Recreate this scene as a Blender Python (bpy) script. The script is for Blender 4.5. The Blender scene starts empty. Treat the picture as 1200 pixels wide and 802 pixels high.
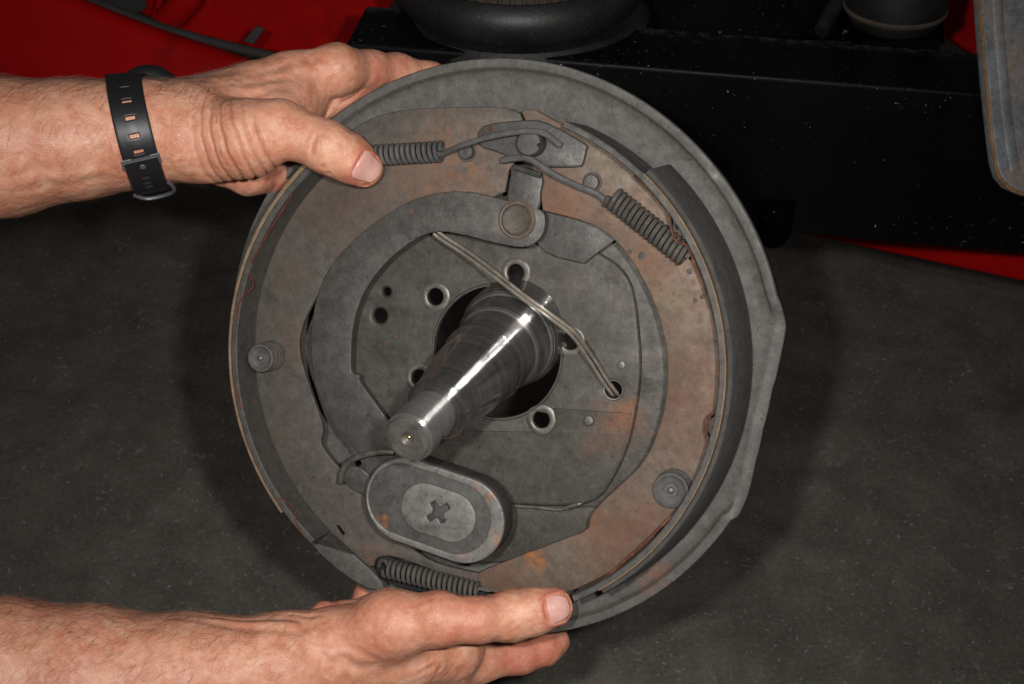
import bpy, bmesh, math, random
import numpy as np
from mathutils import Vector, Matrix
random.seed(7); rng = np.random.default_rng(7)
sc = bpy.context.scene
col = sc.collection

# ------------------------------------------------------------------ camera, world, lamps, exposure
PITCH = math.radians(36); DIST = 0.78; FPX = 1669.0
CR = np.array([1, 0, 0.]); CU = np.array([0, math.sin(PITCH), math.cos(PITCH)]); CB = np.array([0, -math.cos(PITCH), math.sin(PITCH)])
CENTRE = np.array([0, 0, .42]); CAM = CENTRE + DIST * CB
cd = bpy.data.cameras.new('camera'); cam = bpy.data.objects.new('camera', cd); col.objects.link(cam)
cam.matrix_world = Matrix(((CR[0], CU[0], CB[0], CAM[0]), (CR[1], CU[1], CB[1], CAM[1]), (CR[2], CU[2], CB[2], CAM[2]), (0, 0, 0, 1)))
cd.sensor_width = 36; cd.lens = FPX / 1200 * 36; cd.clip_start = .01; cd.clip_end = 100
cd.dof.use_dof = True; cd.dof.focus_distance = .735; cd.dof.aperture_fstop = 36
sc.camera = cam
w = bpy.data.worlds.new('World'); sc.world = w; w.use_nodes = True
w.node_tree.nodes['Background'].inputs[0].default_value = (1, .97, .93, 1)
w.node_tree.nodes['Background'].inputs[1].default_value = .03
def flash(x, y, power, size, aim):                  # the macro flash: two small heads either side of the lens, each toed in across the lens axis
    l = bpy.data.lights.new('flash_head', 'SPOT'); l.shadow_soft_size = size; l.energy = power; l.color = (1, .985, .965); l.spot_size = math.radians(84); l.spot_blend = 1
    o = bpy.data.objects.new('flash_head', l); col.objects.link(o)
    p = CAM + CR * x + CU * y
    d = Vector(CENTRE + CR * aim - p); o.location = p; o.rotation_euler = d.to_track_quat('-Z', 'Y').to_euler()
flash(-.062, .03, 13.8, .012, .15); flash(.062, .03, 13.8, .012, -.15)
vs = sc.view_settings; vs.view_transform = 'Standard'; vs.look = 'None'; vs.exposure = 0; vs.gamma = 1
sc.render.engine = 'CYCLES'; sc.cycles.max_bounces = 6

# ------------------------------------------------------------------ helpers
def smooth01(x, a, b): t = np.clip((x - a) / (b - a), 0, 1); return t * t * (3 - 2 * t)
def ray(px, py): return CR * (px - 600) / FPX + CU * (401 - py) / FPX - CB
def W(px, py, d): return CAM + ray(px, py) * d                 # world point at depth d along the view axis
TILT = math.radians(18)
PN = math.sin(TILT) * (-.951 * CR - .31 * CU) + math.cos(TILT) * CB
PU = CR - CR.dot(PN) * PN; PU /= np.linalg.norm(PU); PV = np.cross(PN, PU)
PO = W(597, 408, DIST) + (-.0112) * PU + (-.0026) * PV         # centre of the brake's rim
def L(px, py, h):                                              # brake-local point (metres) on the plane h mm above the rim
    d = ray(px, py); o = PO + PN * h / 1000
    t = (o - CAM).dot(PN) / d.dot(PN); q = CAM + d * t - PO
    return np.array([q.dot(PU), q.dot(PV), h / 1000])
def LW(px, py, h):
    a = L(px, py, h); return PO + a[0] * PU + a[1] * PV + a[2] * PN
BM = Matrix(((PU[0], PV[0], PN[0], PO[0]), (PU[1], PV[1], PN[1], PO[1]), (PU[2], PV[2], PN[2], PO[2]), (0, 0, 0, 1)))

def tag(o, label=None, cat=None, kind=None, group=None):
    if label: o['label'] = label
    if cat: o['category'] = cat
    if kind: o['kind'] = kind
    if group: o['group'] = group
    return o
def empty(name, mat=None, loc=(0, 0, 0)):
    o = bpy.data.objects.new(name, None); col.objects.link(o); o.empty_display_size = .02
    o.matrix_world = mat if mat is not None else Matrix.Translation(loc)
    return o
def finish(me, angle=40):
    cap = me.get('flatcap')
    for p in me.polygons: p.use_smooth = not (cap and not p.use_smooth)
    me.set_sharp_from_angle(angle=math.radians(angle)); return me
def obj(name, me, mat, parent=None, world=False, angle=40):
    finish(me, angle); me.materials.clear(); me.materials.append(mat)
    o = bpy.data.objects.new(name, me); col.objects.link(o)
    if parent is not None:
        o.parent = parent
        if world:                                              # mesh is in world coordinates
            me.transform(parent_world(parent).inverted())
    return o
def parent_world(p):
    m = Matrix.LocRotScale(p.location, p.rotation_euler, p.scale)
    return parent_world(p.parent) @ m if p.parent else m
def mesh(v, f, name='m'):
    me = bpy.data.meshes.new(name); me.from_pydata([tuple(map(float, a)) for a in v], [], [tuple(map(int, a)) for a in f]); me.update(); return me
def catmull(pts, n=8, closed=False):
    P = [np.array(p, float) for p in pts]; N = len(P); out = []
    for i in range(N if closed else N - 1):
        g = (lambda k: P[k % N]) if closed else (lambda k: P[min(max(k, 0), N - 1)])
        a, b, c, d = g(i - 1), g(i), g(i + 1), g(i + 2)
        for t in np.arange(n) / n:
            out.append(.5 * ((2 * b) + (c - a) * t + (2 * a - 5 * b + 4 * c - d) * t * t + (3 * b - a - 3 * c + d) * t ** 3))
    if not closed: out.append(P[-1])
    return out
def tube(path, rad, seg=8, cap=True):
    P = [np.array(p, float) for p in path]; n = len(P); R = rad if hasattr(rad, '__len__') else [rad] * n
    T = [P[min(i + 1, n - 1)] - P[max(i - 1, 0)] for i in range(n)]; T = [t / (np.linalg.norm(t) + 1e-12) for t in T]
    a = np.array([0, 0, 1.]) if abs(T[0][2]) < .9 else np.array([1, 0, 0.])
    nrm = np.cross(T[0], a); nrm /= np.linalg.norm(nrm); v = []; f = []
    for i in range(n):
        nrm = nrm - nrm.dot(T[i]) * T[i]; nrm /= np.linalg.norm(nrm); bi = np.cross(T[i], nrm)
        for k in range(seg):
            t = 2 * math.pi * k / seg; v.append(P[i] + R[i] * (math.cos(t) * nrm + math.sin(t) * bi))
    for i in range(n - 1):
        for k in range(seg): f.append((i * seg + k, i * seg + (k + 1) % seg, (i + 1) * seg + (k + 1) % seg, (i + 1) * seg + k))
    if cap: f.append(tuple(range(seg))[::-1]); f.append(tuple((n - 1) * seg + k for k in range(seg)))
    return mesh(v, f)
def lathe(prof, seg=40, centre=(0, 0, 0), ax=None, cap=True):
    c = np.array(centre, float); A, B, Z = ax if ax else (np.array([1, 0, 0.]), np.array([0, 1, 0.]), np.array([0, 0, 1.]))
    v = []; f = []; n = len(prof)
    for r, h in prof:
        for k in range(seg):
            t = 2 * math.pi * k / seg; v.append(c + A * r * math.cos(t) + B * r * math.sin(t) + Z * h)
    for i in range(n - 1):
        for k in range(seg): f.append((i * seg + k, i * seg + (k + 1) % seg, (i + 1) * seg + (k + 1) % seg, (i + 1) * seg + k))
    if cap and prof[0][0] > 1e-6: f.append(tuple(range(seg))[::-1])
    if cap and prof[-1][0] > 1e-6: f.append(tuple((n - 1) * seg + k for k in range(seg)))
    me = mesh(v, f); bm = bmesh.new(); bm.from_mesh(me); bmesh.ops.remove_doubles(bm, verts=bm.verts, dist=1e-7)
    bmesh.ops.recalc_face_normals(bm, faces=bm.faces); bm.to_mesh(me); bm.free(); return me
def plate2d(loops, h0, h1, bevel=.0006, res=2):
    """flat plate with holes: loops of (x,y) in metres, extruded from h0 to h1 (metres), edges rounded"""
    cu = bpy.data.curves.new('c', 'CURVE'); cu.dimensions = '2D'; cu.fill_mode = 'BOTH'
    for lp in loops:
        s = cu.splines.new('POLY'); s.points.add(len(lp) - 1); s.use_cyclic_u = True
        for q, p in zip(s.points, lp): q.co = (p[0], p[1], 0, 1)
    th = (h1 - h0) / 2; cu.bevel_depth = bevel; cu.bevel_resolution = res; cu.offset = -bevel; cu.extrude = max(th - bevel, 1e-5)
    o = bpy.data.objects.new('c', cu); col.objects.link(o)
    me = bpy.data.meshes.new_from_object(o.evaluated_get(bpy.context.evaluated_depsgraph_get()))
    bpy.data.objects.remove(o); bpy.data.curves.remove(cu)
    bm = bmesh.new(); bm.from_mesh(me); bmesh.ops.remove_doubles(bm, verts=bm.verts, dist=2e-6); bmesh.ops.dissolve_degenerate(bm, edges=bm.edges, dist=1e-5); bmesh.ops.recalc_face_normals(bm, faces=bm.faces); bm.to_mesh(me); bm.free()
    for p in me.polygons:
        zs = [me.vertices[i].co.z for i in p.vertices]; p.use_smooth = max(zs) - min(zs) > 1e-6
    me['flatcap'] = 1
    me.transform(Matrix.Translation((0, 0, (h0 + h1) / 2))); return me
def pxloop(pts, h, n=6, smooth=True):
    q = [L(a, b, h)[:2] for a, b in pts]
    return catmull(q, n, True) if smooth else q
def circ(c, r, n=32): return [(c[0] + r * math.cos(2 * math.pi * k / n), c[1] + r * math.sin(2 * math.pi * k / n)) for k in range(n)]
def box_mesh(c, ax, size, bevel=.002, seg=2):
    bm = bmesh.new(); bmesh.ops.create_cube(bm, size=1)
    bmesh.ops.scale(bm, vec=size, verts=bm.verts)
    if bevel: bmesh.ops.bevel(bm, geom=bm.edges[:], offset=bevel, segments=seg, affect='EDGES', profile=.6)
    A, B, C = ax; M = Matrix(((A[0], B[0], C[0], c[0]), (A[1], B[1], C[1], c[1]), (A[2], B[2], C[2], c[2]), (0, 0, 0, 1)))
    me = bpy.data.meshes.new('b'); bm.to_mesh(me); bm.free(); me.transform(M); return me
def join(*mes):
    bm = bmesh.new()
    for m in mes: bm.from_mesh(m)
    me = bpy.data.meshes.new('j'); bm.to_mesh(me); bm.free(); return me

# ------------------------------------------------------------------ materials
def lin(r, g, b): return tuple(((c / 255) / 12.92 if c / 255 <= .04045 else ((c / 255 + .055) / 1.055) ** 2.4) for c in (r, g, b)) + (1,)
class N:
    def __init__(s, name):
        s.m = bpy.data.materials.new(name); s.m.use_nodes = True; s.t = s.m.node_tree; s.b = s.t.nodes['Principled BSDF']
        s.co = s.n('ShaderNodeTexCoord').outputs['Object']
    def n(s, typ, **k):
        x = s.t.nodes.new(typ)
        for a, v in k.items(): setattr(x, a, v)
        return x
    def l(s, a, b): s.t.links.new(a, b)
    def noise(s, scale, detail=6, rough=.6, dist=0, co=None, seed=0):
        x = s.n('ShaderNodeTexNoise'); x.noise_dimensions = '4D'; x.inputs['W'].default_value = seed
        x.inputs['Scale'].default_value = scale; x.inputs['Detail'].default_value = detail; x.inputs['Roughness'].default_value = rough; x.inputs['Distortion'].default_value = dist
        s.l(co if co is not None else s.co, x.inputs['Vector']); return x.outputs['Fac']
    def ramp(s, fac, a, b, lo=(0, 0, 0, 1), hi=(1, 1, 1, 1)):
        x = s.n('ShaderNodeValToRGB'); e = x.color_ramp.elements; e[0].position = a; e[1].position = b; e[0].color = lo; e[1].color = hi
        s.l(fac, x.inputs[0]); return x.outputs[0]
    def mix(s, fac, a, b, blend='MIX'):
        x = s.n('ShaderNodeMix', data_type='RGBA', blend_type=blend)
        for sock, v in ((x.inputs[0], fac), (x.inputs[6], a), (x.inputs[7], b)):
            if isinstance(v, (int, float)): sock.default_value = v
            elif isinstance(v, tuple): sock.default_value = v
            else: s.l(v, sock)
        return x.outputs[2]
    def math(s, op, a, b=0., clamp=False):
        x = s.n('ShaderNodeMath', operation=op); x.use_clamp = clamp
        for sock, v in ((x.inputs[0], a), (x.inputs[1], b)):
            if isinstance(v, (int, float)): sock.default_value = v
            else: s.l(v, sock)
        return x.outputs[0]
    def bump(s, h, strength, dist=.001, prev=None):
        x = s.n('ShaderNodeBump'); x.inputs['Strength'].default_value = strength; x.inputs['Distance'].default_value = dist
        s.l(h, x.inputs['Height'])
        if prev is not None: s.l(prev, x.inputs['Normal'])
        return x.outputs[0]
    def spot(s, c, r, soft=.5, warp=.007, seed=0):           # a stain with an uneven outline about one place
        nz = s.n('ShaderNodeTexNoise'); nz.inputs['Scale'].default_value = 90; nz.inputs['Detail'].default_value = 5; s.l(s.co, nz.inputs['Vector'])
        sub = s.n('ShaderNodeVectorMath', operation='DISTANCE'); add = s.n('ShaderNodeVectorMath', operation='MULTIPLY_ADD')
        s.l(nz.outputs['Color'], add.inputs[0]); add.inputs[1].default_value = (warp * 2, warp * 2, 0); s.l(s.co, add.inputs[2])
        s.l(add.outputs[0], sub.inputs[0]); sub.inputs[1].default_value = (c[0] + warp, c[1] + warp, c[2])
        return s.math('MULTIPLY', s.ramp(sub.outputs['Value'], r * (1 - soft) * .6, r * 1.1, (1, 1, 1, 1), (0, 0, 0, 1)), s.ramp(s.noise(190, 9, .78, .6, seed=seed + 20), .40, .64), True)
RUST = lin(150, 88, 52); RUSTO = lin(196, 112, 30); TAN = lin(150, 128, 104)
def metal(name, base, rust=.25, rustcol=RUST, rscale=45, rough=.62, metallic=.25, speck=.35, spots=(), bump=.25, dark=.5, fleck=0, seed=0, var=.3, scratch=.35):
    k = N(name); base = tuple(x * f_ for x, f_ in zip(base[:3], (.78, .745, .70))) + (1,)
    big = k.ramp(k.noise(22, 8, .66, .5, seed=seed), .40, .62)
    c = k.mix(big, tuple(x * (1 - var) for x in base[:3]) + (1,), tuple(min(1, x * (1 + var * .8)) for x in base[:3]) + (1,))
    c = k.mix(k.math('MULTIPLY', k.ramp(k.noise(900, 3, .6, seed=seed + 1), .35, .75), .35), c, tuple(x * 1.5 for x in base[:3]) + (1,))
    c = k.mix(.62, c, k.mix(k.ramp(k.noise(150, 10, .8, .4, seed=seed + 12), .38, .64), tuple(x * .5 for x in base[:3]) + (1,), tuple(x * 1.5 for x in base[:3]) + (1,)))
    pit = k.ramp(k.noise(300, 4, .6, seed=seed + 13), .62, .67); c = k.mix(k.math('MULTIPLY', pit, .6), c, tuple(x * .3 for x in base[:3]) + (1,))
    grime = k.ramp(k.noise(42, 9, .72, .9, seed=seed + 2), .50, .66)
    c = k.mix(k.math('MULTIPLY', grime, dark), c, tuple(x * .38 for x in base[:3]) + (1,))
    if rust:
        r = k.ramp(k.noise(rscale, 9, .68, .5, seed=seed + 3), .62 - .35 * rust, .80 - .3 * rust)
        c = k.mix(k.math('MULTIPLY', r, min(1, .35 + rust * .5)), c, rustcol)
    if fleck:
        fl = k.ramp(k.noise(210, 4, .6, seed=seed + 5), .63, .68); ms = k.ramp(k.noise(26, 3, .6, seed=seed + 6), .5, .66)
        c = k.mix(k.math('MULTIPLY', k.math('MULTIPLY', fl, ms), fleck), c, lin(168, 92, 60))
    if speck:
        sp = k.math('MULTIPLY', k.ramp(k.noise(380, 5, .7, seed=seed + 4), .56, .66), k.ramp(k.noise(26, 4, .65, seed=seed + 7), .44, .62))
        c = k.mix(k.math('MULTIPLY', sp, speck), c, tuple(min(1, x * 2.1 + .03) for x in base[:3]) + (1,))
    for rot, off in ((.5, 30), (-.9, 31), (1.9, 32)):
        if scratch:
            mp_ = k.n('ShaderNodeMapping'); mp_.inputs['Rotation'].default_value = (0, 0, rot + seed * .37); mp_.inputs['Scale'].default_value = (190, 1300, 1); k.l(k.co, mp_.inputs['Vector'])
            sx = k.math('MULTIPLY', k.ramp(k.noise(1, 2, .5, co=mp_.outputs[0], seed=seed + off), .68, .72), k.ramp(k.noise(38, 3, seed=seed + off + 5), .46, .6))
            c = k.mix(k.math('MULTIPLY', sx, scratch), c, tuple(min(1, x * (2.4 if off != 31 else .35)) for x in base[:3]) + (1,))
    for i, (p, r, cl, st) in enumerate(spots):
        c = k.mix(k.math('MULTIPLY', k.spot(p, r, seed=i), st), c, cl)
    k.l(c, k.b.inputs['Base Color'])
    k.b.inputs['Metallic'].default_value = metallic
    k.l(k.ramp(k.noise(120, 5, seed=seed + 8), .3, .7, (rough - .12,) * 3 + (1,), (min(1, rough + .15),) * 3 + (1,)), k.b.inputs['Roughness'])
    b1 = k.bump(k.noise(420, 6, .7, seed=seed + 9), bump, .0006); b2 = k.bump(k.noise(70, 4, seed=seed + 10), bump * .7, .002, b1); k.l(b2, k.b.inputs['Normal'])
    return k.m
def plain(name, c, rough=.5, metallic=0, bump=.1, var=.2, bscale=300):
    k = N(name); f = k.ramp(k.noise(40, 6), .3, .7)
    k.l(k.mix(f, tuple(x * (1 - var) for x in c[:3]) + (1,), tuple(min(1, x * (1 + var)) for x in c[:3]) + (1,)), k.b.inputs['Base Color'])
    k.b.inputs['Roughness'].default_value = rough; k.b.inputs['Metallic'].default_value = metallic
    k.l(k.bump(k.noise(bscale, 5), bump, .0006), k.b.inputs['Normal']); return k.m

G = lambda v: (v, v * .985, v * .96)
M = {}
M['rim'] = metal('dull grey painted steel of the rim', (.128, .124, .117), rust=0, speck=.55, rough=.6, metallic=.1, var=.18, dark=.25,
                 spots=[(L(765, 678, -6), .012, RUST, .55), (L(780, 668, -6), .008, RUST, .5), (L(835, 205, 0), .003, lin(190, 185, 180), .7)], seed=1)
M['centre'] = metal('bare grimy steel of the backing plate', (.108, .101, .091), rust=.16, rustcol=lin(98, 72, 54), rscale=60, speck=.25, rough=.55, metallic=.3, fleck=.35, seed=11, dark=.6,
                    spots=[(L(725, 495, -3), .016, RUST, .75), (L(700, 520, -3), .012, lin(120, 80, 58), .6), (L(735, 480, -3), .008, RUSTO, .35), (L(455, 520, -3), .012, RUST, .5), (L(500, 440, -3), .006, RUST, .5)])
M['webl'] = metal('brown grey steel of the brake shoe', (.130, .119, .107), rust=.36, rustcol=lin(104, 80, 64), rscale=30, speck=.3, seed=21, dark=.35,
                  spots=[(L(530, 195, 20), .036, lin(134, 92, 64), .9), (L(400, 240, 20), .03, lin(112, 80, 62), .6), (L(480, 225, 20), .03, lin(125, 94, 74), .6), (L(440, 655, 20), .012, lin(125, 80, 60), .6)])
M['webr'] = metal('tan brown rusty steel of the brake shoe', (.190, .146, .114), rust=.5, rustcol=lin(112, 76, 58), rscale=34, speck=.25, seed=31, dark=.45,
                  spots=[(L(700, 200, 20), .022, lin(128, 118, 104), .8), (L(760, 240, 20), .016, lin(150, 130, 106), .7), (L(770, 350, 20), .03, TAN, .5),
                         (L(630, 656, 20), .006, RUSTO, .9), (L(622, 652, 20), .0035, RUSTO, .8), (L(690, 612, 20), .008, RUST, .7), (L(600, 668, 20), .02, lin(120, 84, 60), .5), (L(660, 240, 20), .018, lin(140, 94, 68), .8), (L(790, 480, 20), .03, lin(122, 80, 62), .6), (L(730, 640, 20), .03, lin(118, 74, 54), .6), (L(765, 300, 20), .02, lin(140, 100, 80), .6)])
M['arm'] = metal('blue grey steel of the actuating arm', (.118, .116, .112), rust=.10, rustcol=lin(98, 74, 58), speck=.25, fleck=1, seed=41, rough=.5, metallic=.35, dark=.25, var=.2)
M['flange'] = metal('dull grey steel of the shoe flange', (.115, .112, .106), rust=.2, rustcol=lin(100, 76, 58), speck=.25, seed=51, dark=.3)
M['lining'] = metal('dark friction lining', (.072, .070, .067), rust=0, speck=.1, seed=61, metallic=0, rough=.8, dark=.3, var=.2)
M['liningedge'] = metal('tan worn edge', (.3, .22, .14), rust=.3, speck=.1, seed=63, metallic=0, rough=.8)
M['spring'] = metal('dark spring steel', (.12, .12, .12), rust=.05, speck=.1, seed=71, rough=.75, metallic=.0)
M['springb'] = metal('dark spring steel with a brown cast', (.11, .10, .092), rust=.2, speck=.1, seed=73, rough=.8, metallic=.0)
M['anchor'] = metal('flat grey anchor steel', (.115, .114, .112), rust=.1, speck=.15, fleck=.6, seed=81, rough=.5, metallic=.4)
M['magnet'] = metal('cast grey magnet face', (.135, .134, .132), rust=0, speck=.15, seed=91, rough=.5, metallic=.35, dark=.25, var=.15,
                    spots=[(L(440, 612, 44), .0028, RUSTO, .9), (L(450, 609, 44), .0018, RUSTO, 1), (L(452, 620, 44), .0028, RUSTO, .85), (L(435, 604, 44), .002, RUST, .7)])
M['magring'] = metal('worn bright magnet ring', (.27, .268, .262), rust=0, speck=.2, seed=93, rough=.5, metallic=.35, dark=.35, var=.25,
                     spots=[(L(575, 583, 45), .0012, RUSTO, .9), (L(540, 645, 45), .003, RUSTO, .7), (L(577, 633, 45), .0014, RUSTO, .9), (L(555, 570, 45), .0018, RUSTO, .8)])
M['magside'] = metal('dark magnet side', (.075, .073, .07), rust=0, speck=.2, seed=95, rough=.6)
M['copper'] = metal('red brown rust seam', lin(100, 58, 44), rust=.35, rustcol=lin(196, 120, 52), rscale=160, speck=0, seed=97, rough=.7, metallic=.1, dark=.7)
M['redrust'] = metal('deep red rust', lin(108, 48, 32), rust=.3, rscale=160, speck=0, seed=98, rough=.8, metallic=0)
M['wire'] = metal('bright steel wire', (.52, .48, .42), rust=.15, rustcol=lin(110, 90, 70), rscale=120, speck=0, seed=99, rough=.3, metallic=.5, dark=.5, bump=.08)
M['wornlit'] = metal('bright steel of worn rims and highlights', (.22, .21, .195), rust=.35, rustcol=lin(84, 70, 60), rscale=170, speck=.3, seed=101, rough=.45, metallic=.5, dark=.7)
M['dark'] = plain('painted black of dark recesses', (.012, .012, .012, 1), .8)  # flat black standing in for the shade inside gaps and holes

# ------------------------------------------------------------------ the setting: floor
k = N('dark oil stained workshop floor')
c = k.mix(k.ramp(k.noise(9, 10, .74, .8), .34, .66), (.115, .101, .085, 1), (.225, .202, .173, 1))
c = k.mix(k.math('MULTIPLY', k.ramp(k.noise(14, 8, .7, .5, seed=3), .45, .7), .6), c, (.075, .068, .06, 1))
scr = k.n('ShaderNodeMapping'); scr.inputs['Scale'].default_value = (60, 9, 1); scr.inputs['Rotation'].default_value = (0, 0, .9); k.l(k.co, scr.inputs['Vector'])
c = k.mix(k.math('MULTIPLY', k.math('MULTIPLY', k.ramp(k.noise(1.6, 6, .7, co=scr.outputs[0], seed=9), .56, .68), k.ramp(k.noise(5, 3, seed=12), .5, .64)), .3), c, (.4, .38, .35, 1))
c = k.mix(k.math('MULTIPLY', k.ramp(k.noise(260, 4, .7, .6, seed=5), .615, .665), .7), c, (.55, .53, .5, 1))
c = k.mix(k.math('MULTIPLY', k.ramp(k.noise(60, 8, .8, 1.6, seed=6), .585, .66), .6), c, (.55, .53, .5, 1))
c = k.mix(k.ramp(k.noise(95, 2, .5, seed=7), .735, .75), c, (.012, .012, .012, 1))
c = k.mix(k.ramp(k.noise(240, 9, .8, seed=14), .36, .60), k.mix(.38, c, (0, 0, 0, 1)), c)
k.l(c, k.b.inputs['Base Color']); k.b.inputs['Roughness'].default_value = .75; k.b.inputs['Specular IOR Level'].default_value = .25
k.l(k.bump(k.noise(160, 8, .7, seed=8), .35, .002), k.b.inputs['Normal'])
bm = bmesh.new(); bmesh.ops.create_grid(bm, x_segments=8, y_segments=8, size=4); me = bpy.data.meshes.new('f'); bm.to_mesh(me); bm.free()
fl = obj('floor', me, k.m); fl.location = (0, 2.0, 0); tag(fl, kind='structure', label='dark worn concrete workshop floor')

# ------------------------------------------------------------------ vehicle underside behind the brake
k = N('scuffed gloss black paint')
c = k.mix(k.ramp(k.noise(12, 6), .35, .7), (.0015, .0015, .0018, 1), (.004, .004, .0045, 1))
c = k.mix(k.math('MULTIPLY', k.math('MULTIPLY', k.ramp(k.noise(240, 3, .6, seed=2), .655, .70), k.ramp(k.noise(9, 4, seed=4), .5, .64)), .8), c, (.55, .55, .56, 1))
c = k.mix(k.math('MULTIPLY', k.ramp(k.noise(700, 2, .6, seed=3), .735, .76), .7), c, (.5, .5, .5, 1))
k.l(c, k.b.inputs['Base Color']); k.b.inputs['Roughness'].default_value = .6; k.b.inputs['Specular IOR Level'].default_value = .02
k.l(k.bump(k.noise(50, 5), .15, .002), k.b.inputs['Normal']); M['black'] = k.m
k = N('black rubber with dust'); z = k.ramp(k.noise(26, 7, .7), .4, .75)
c = k.mix(z, (.006, .006, .0065, 1), (.022, .021, .019, 1)); c = k.mix(k.math('MULTIPLY', k.ramp(k.noise(600, 3), .66, .73), .6), c, (.3, .28, .26, 1))
k.l(c, k.b.inputs['Base Color']); k.b.inputs['Roughness'].default_value = .5; k.l(k.bump(k.noise(300, 5), .3, .001), k.b.inputs['Normal']); M['rubber'] = k.m
M['dustrub'] = metal('brown dusty rubber', (.06, .046, .034), rust=.3, rustcol=lin(110, 84, 58), speck=.1, seed=111, metallic=0, rough=.8)
k = N('red enamel paint'); c = k.mix(k.ramp(k.noise(6, 5), .3, .7), (.26, .002, .0025, 1), (.40, .0035, .004, 1))
c = k.mix(k.math('MULTIPLY', k.ramp(k.noise(20, 7, .7, seed=3), .56, .75), .5), c, (.03, .0015, .0015, 1))
k.l(c, k.b.inputs['Base Color']); k.b.inputs['Roughness'].default_value = .6; k.b.inputs['Specular IOR Level'].default_value = .03; M['red'] = k.m
M['greytrim'] = plain('grey rubber trim', (.032, .026, .026, 1), .8)
M['bluerust'] = metal('rusty blue grey paint', (.19, .21, .235), rust=.42, rustcol=lin(150, 106, 60), rscale=26, speck=.3, seed=121, metallic=.1, rough=.5, bump=.5, dark=.5)
M['tanedge'] = metal('rust scaled edge', lin(128, 98, 66), rust=.3, speck=.2, seed=123, metallic=0, rough=.7)

def bar(name, a, b, zup, size, mat, parent=None, bevel=.003):
    x = b - a; Ln = np.linalg.norm(x); x = x / Ln; y = np.cross(zup, x); y /= np.linalg.norm(y); z = np.cross(x, y)
    return obj(name, box_mesh((a + b) / 2, (x, y, z), (Ln, size[0], size[1]), bevel, 3), mat, parent, True), x, y, z
Z = np.array([0, 0, 1.])
# frame rail: front top edge runs from A to B
A = W(405, 50, .98); B = W(1420, 131, .93)
root = empty('frame_rail', loc=(A + B) / 2); tag(root, 'black painted steel frame rail running behind the grey brake plate', 'frame rail')
x = (B - A) / np.linalg.norm(B - A); y = np.cross(Z, x); y /= np.linalg.norm(y); z = np.cross(x, y)
RH, RW = .121, .066
cen = (A + B) / 2 + y * RW / 2 - z * RH / 2
k = N('scuffed black rail paint'); pc = (A + B) / 2
c = k.mix(k.ramp(k.noise(12, 6), .35, .7), (.0015, .0015, .0018, 1), (.004, .004, .0045, 1))
def along(v, off):
    d_ = k.n('ShaderNodeVectorMath', operation='DOT_PRODUCT'); k.l(k.co, d_.inputs[0]); d_.inputs[1].default_value = tuple(v); return k.math('ABSOLUTE', k.math('SUBTRACT', d_.outputs['Value'], off))
ed = k.ramp(along(z, -.004), .004, .016, (1, 1, 1, 1), (0, 0, 0, 1)); eb = k.ramp(along(z, -RH), .004, .03, (1, 1, 1, 1), (0, 0, 0, 1)); et = k.ramp(along(y, RW), .002, .014, (1, 1, 1, 1), (0, 0, 0, 1))
sp1 = k.ramp(k.noise(300, 4, .7, seed=2), .635, .70); pat = k.ramp(k.noise(11, 5, .7, seed=4), .47, .6)
c = k.mix(k.math('MULTIPLY', k.math('MULTIPLY', sp1, pat), k.math('ADD', k.math('MULTIPLY', k.math('ADD', ed, eb, True), .9), .05, True)), c, (.5, .5, .52, 1))
c = k.mix(k.math('MULTIPLY', k.math('MULTIPLY', k.ramp(k.noise(90, 8, .75, .5, seed=6), .45, .65), et), .5), c, (.16, .15, .14, 1))
c = k.mix(k.math('MULTIPLY', k.ramp(k.noise(420, 2, .6, seed=3), .735, .76), .6), c, (.5, .5, .5, 1))
k.l(c, k.b.inputs['Base Color']); k.b.inputs['Roughness'].default_value = .45; k.b.inputs['Specular IOR Level'].default_value = .10
k.l(k.bump(k.noise(50, 6), .3, .002), k.b.inputs['Normal'])
obj('rail_tube', box_mesh(cen, (x, y, z), (np.linalg.norm(B - A), RW, RH), .004, 4), k.m, root, True)
RAIL = (A, B, x, y, z); rail_root = root
def on_rail(px, back=.03, up=0.):                        # a point on the top face of the rail
    best = None
    for t in np.linspace(0, 1, 400):
        p = A + (B - A) * t + y * back; d = p - CAM; q = 600 + FPX * d.dot(CR) / (-d.dot(CB))
        if best is None or abs(q - px) < best[0]: best = (abs(q - px), p)
    return best[1] + z * up
# air spring
ac = W(607, -26, 1.03)
root = empty('air_spring', loc=ac); tag(root, 'round black rubber air spring seated on the black rail above the brake', 'air spring')
axz = (np.array([1, 0, 0.]), np.array([0, 1, 0.]), Z)
obj('bead_ring', lathe([(.070, -.018), (.084, -.016), (.0895, -.009), (.0905, 0), (.088, .008), (.082, .0125), (.076, .011), (.0745, .004), (.072, 0)], 72, ac, axz, False), M['rubber'], root, True)
obj('bellows', lathe([(.069, -.016), (.0735, .001), (.071, .012), (.0725, .022), (.078, .04), (.088, .06), (.09, .08), (.07, .1)], 72, ac, axz), M['dustrub'], root, True)
for i in range(22):
    t = -math.pi / 2 + (i - 11) * .115; d = np.array([math.cos(t), math.sin(t), 0]); s = np.array([-math.sin(t), math.cos(t), 0])
    obj('rib', box_mesh(ac + d * .0723 + Z * .013, (d, s, Z), (.004, .0062, .014), .001, 1), M['dustrub'], root, True)
obj('seat_pad', lathe([(.03, -.034), (.094, -.032), (.096, -.026), (.09, -.0185), (.07, -.0175)], 64, ac, axz), M['rubber'], root, True)
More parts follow.
